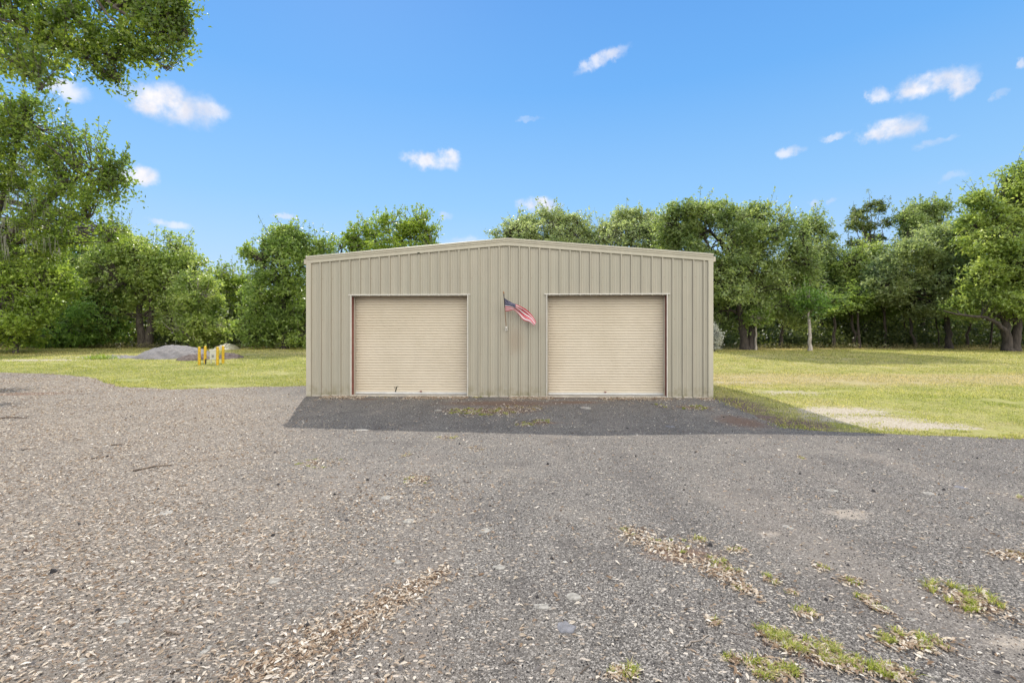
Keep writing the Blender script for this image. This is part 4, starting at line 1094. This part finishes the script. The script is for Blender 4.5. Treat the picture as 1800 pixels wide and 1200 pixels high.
V, F = blades(rng, x, d, T(x, d) - .005, hx*.034*(1+.6*wav(x, d, .8, 5)+.5*wav(x, d, 4, 6)) + .0009*d, .004 + .00075*d, 1.0)
me = mesh_np('grass', V, F); colattr(me, 'mixc', np.repeat(mx, 5, 0))
o = link('grass', me, M['grass']); tag(o, 'short mown yellow green lawn grass', 'grass', kind='stuff')

# ------------------------------------------------------------------ sun, sky, camera
EXPO = .8; SKYV = 1/(.12*2**EXPO); FILL_GLOW = 14.0
SD = np.array([-1.5, 4.6, 4.38]); SD /= np.linalg.norm(SD)
elev = math.asin(SD[2]); azi = math.atan2(SD[0], SD[1])
sl = bpy.data.lights.new('sun', 'SUN'); sl.energy = 3.0; sl.angle = R(.5); sl.color = (1, .94, .86)
so = bpy.data.objects.new('sun', sl); C.objects.link(so)
from mathutils import Vector
so.rotation_euler = Vector(SD).to_track_quat('Z', 'Y').to_euler(); so.location = (0, 0, 30)

w = bpy.data.worlds.new('World'); bpy.context.scene.world = w; w.use_nodes = True
nt = w.node_tree; nt.nodes.clear()
class WN(NT):
    def __init__(s, t): s.t = t
N = WN(nt)
sky = N.n('ShaderNodeTexSky', sky_type='NISHITA'); sky.sun_disc = False; sky.sun_elevation = elev; sky.sun_rotation = azi; sky.air_density = 1.0; sky.dust_density = .3; sky.ozone_density = 2.5
dirv = N.n('ShaderNodeTexCoord').outputs['Generated']
sep = N.n('ShaderNodeSeparateXYZ', {0: dirv})
az = N.math('ARCTAN2', sep.outputs[0], sep.outputs[1]); el = N.math('ARCSINE', sep.outputs[2])
ae = N.n('ShaderNodeCombineXYZ', {0: az, 1: el}).outputs[0]
nz1 = N.n('ShaderNodeTexNoise', {'Vector': ae, 'Scale': 14.0, 'Detail': 7.0, 'Roughness': .6}).outputs['Color']
dst = N.n('ShaderNodeVectorMath', {0: N.n('ShaderNodeVectorMath', {0: nz1, 1: (.5,.5,.5)}, operation='SUBTRACT').outputs[0], 1: (.075,.035,0)}, operation='MULTIPLY').outputs[0]
nz2 = N.n('ShaderNodeTexNoise', {'Vector': ae, 'Scale': 60.0, 'Detail': 6.0, 'Roughness': .65}).outputs['Color']
dst2 = N.n('ShaderNodeVectorMath', {0: N.n('ShaderNodeVectorMath', {0: nz2, 1: (.5,.5,.5)}, operation='SUBTRACT').outputs[0], 1: (.028,.018,0)}, operation='MULTIPLY').outputs[0]
dst = N.n('ShaderNodeVectorMath', {0: dst, 1: dst2}, operation='ADD').outputs[0]
aed = N.n('ShaderNodeVectorMath', {0: ae, 1: dst}, operation='ADD').outputs[0]
clouds = [(300,180,85,30,1),(262,180,45,22,1),(340,190,60,16,.8),(115,152,42,16,.8),(245,308,40,15,1),(300,394,36,7,.6),(500,381,20,6,.5),(757,284,48,12,.9),(785,275,22,12,.9),(786,377,16,7,.5),(950,362,38,14,.9),(1060,103,52,11,.75,-.3),(1032,118,20,9,.6),
          (930,212,24,4,.25),(1640,146,62,20,1),(1685,150,32,22,.9),(1553,165,26,12,.8),(1567,226,52,20,1),(1540,236,40,12,.9),(1465,237,26,6,.6),(1386,264,22,10,.7),(1640,247,26,6,.3),(1430,360,16,6,.4),(1473,354,12,5,.35),
          (1795,113,14,8,.6),(1680,312,26,6,.25),(1757,171,12,6,.25),(40,300,30,12,.5),(820,428,60,12,.35),(2100,250,90,30,1),(-200,260,90,30,1)]
acc = None
for cdef in clouds:
    px, py, rx, ry, al = cdef[:5]
    v = np.array([(px-900)/FP, 1, (HOR-py)/FP]); Lh = np.linalg.norm(v); v = v/Lh
    A, E = math.atan2(v[0], v[1]), math.asin(v[2])
    h = math.hypot((px-900)/FP, 1)
    ra = rx/FP/(h*h)*1.05; re = ry/FP/(h*Lh)*1.25*h
    re = ry/FP/Lh*1.12
    q = N.n('ShaderNodeVectorMath', {0: aed, 1: (A, E, 0)}, operation='SUBTRACT').outputs[0]
    if len(cdef) > 5: q = N.n('ShaderNodeVectorRotate', {'Vector': q, 'Angle': cdef[5]}, rotation_type='Z_AXIS').outputs[0]
    q = N.n('ShaderNodeVectorMath', {0: q, 1: (1/ra, 1/re, 0)}, operation='MULTIPLY').outputs[0]
    ln = N.n('ShaderNodeVectorMath', {0: q}, operation='LENGTH').outputs['Value']
    f = N.mr(ln, 1.2, .35, 0, al)
    acc = f if acc is None else N.math('MAXIMUM', acc, f)
tex = N.noise(30, ae, 6, .6)
acc = N.math('MULTIPLY', acc, N.mr(tex, .3, .6, .35, 1))
# clear deep blue air by height above the horizon, with a share of the physical sky; an added, unseen cloud glow behind the camera fills the shaded front wall
grad = N.ramp(N.math('DIVIDE', el, 1.5708, True), [(0, (.62,.79,.97)), (.07, (.50,.72,.98)), (.17, (.30,.60,.98)), (.30, (.155,.45,.94)), (.42, (.115,.36,.85)), (1, (.08,.25,.62))])
grad = N.mix(1.0, grad, (SKYV,)*3, 'MULTIPLY')
nish = N.n('ShaderNodeVectorMath', {0: sky.outputs[0], 1: (6, 7, 9)}, operation='MINIMUM').outputs[0]
hs = N.mix(.06, grad, nish)
fill_mask = N.mr(N.math('ADD', N.math('SUBTRACT', sep.outputs[1], N.math('MULTIPLY', sep.outputs[0], .35)), N.math('MULTIPLY', N.math('SUBTRACT', N.noise(2.2, dirv, 6, .6), .5), .9)), -.1, -.5)
fill_mask = N.math('MULTIPLY', fill_mask, N.mr(sep.outputs[2], .0, .2))
hs = N.mix(fill_mask, hs, (FILL_GLOW*1.0, FILL_GLOW*.97, FILL_GLOW*.93))
cloudc = N.mix(N.mr(N.noise(18, ae, 4), .35, .65), (SKYV*.80,SKYV*.82,SKYV*.92), (SKYV*1.02,SKYV*1.0,SKYV*1.03))
col = N.mix(acc, hs, cloudc)
bgn = N.n('ShaderNodeBackground', {'Color': col, 'Strength': .12})
wo = nt.nodes.new('ShaderNodeOutputWorld'); nt.links.new(bgn.outputs[0], wo.inputs[0])

cam = bpy.data.cameras.new('camera'); cam.lens = 17; cam.sensor_width = 36; cam.shift_y = -2/1800; cam.clip_end = 3000; cam.clip_start = .05
co_ = bpy.data.objects.new('camera', cam); C.objects.link(co_); co_.location = (0, 0, H0); co_.rotation_euler = (R(90), 0, 0)
s = bpy.context.scene; s.camera = co_
s.view_settings.view_transform = 'Standard'; s.view_settings.look = 'None'; s.view_settings.gamma = 1; s.view_settings.exposure = EXPO
s.render.engine = 'CYCLES'; s.cycles.max_bounces = 8; s.cycles.transparent_max_bounces = 8; s.cycles.use_denoising = True
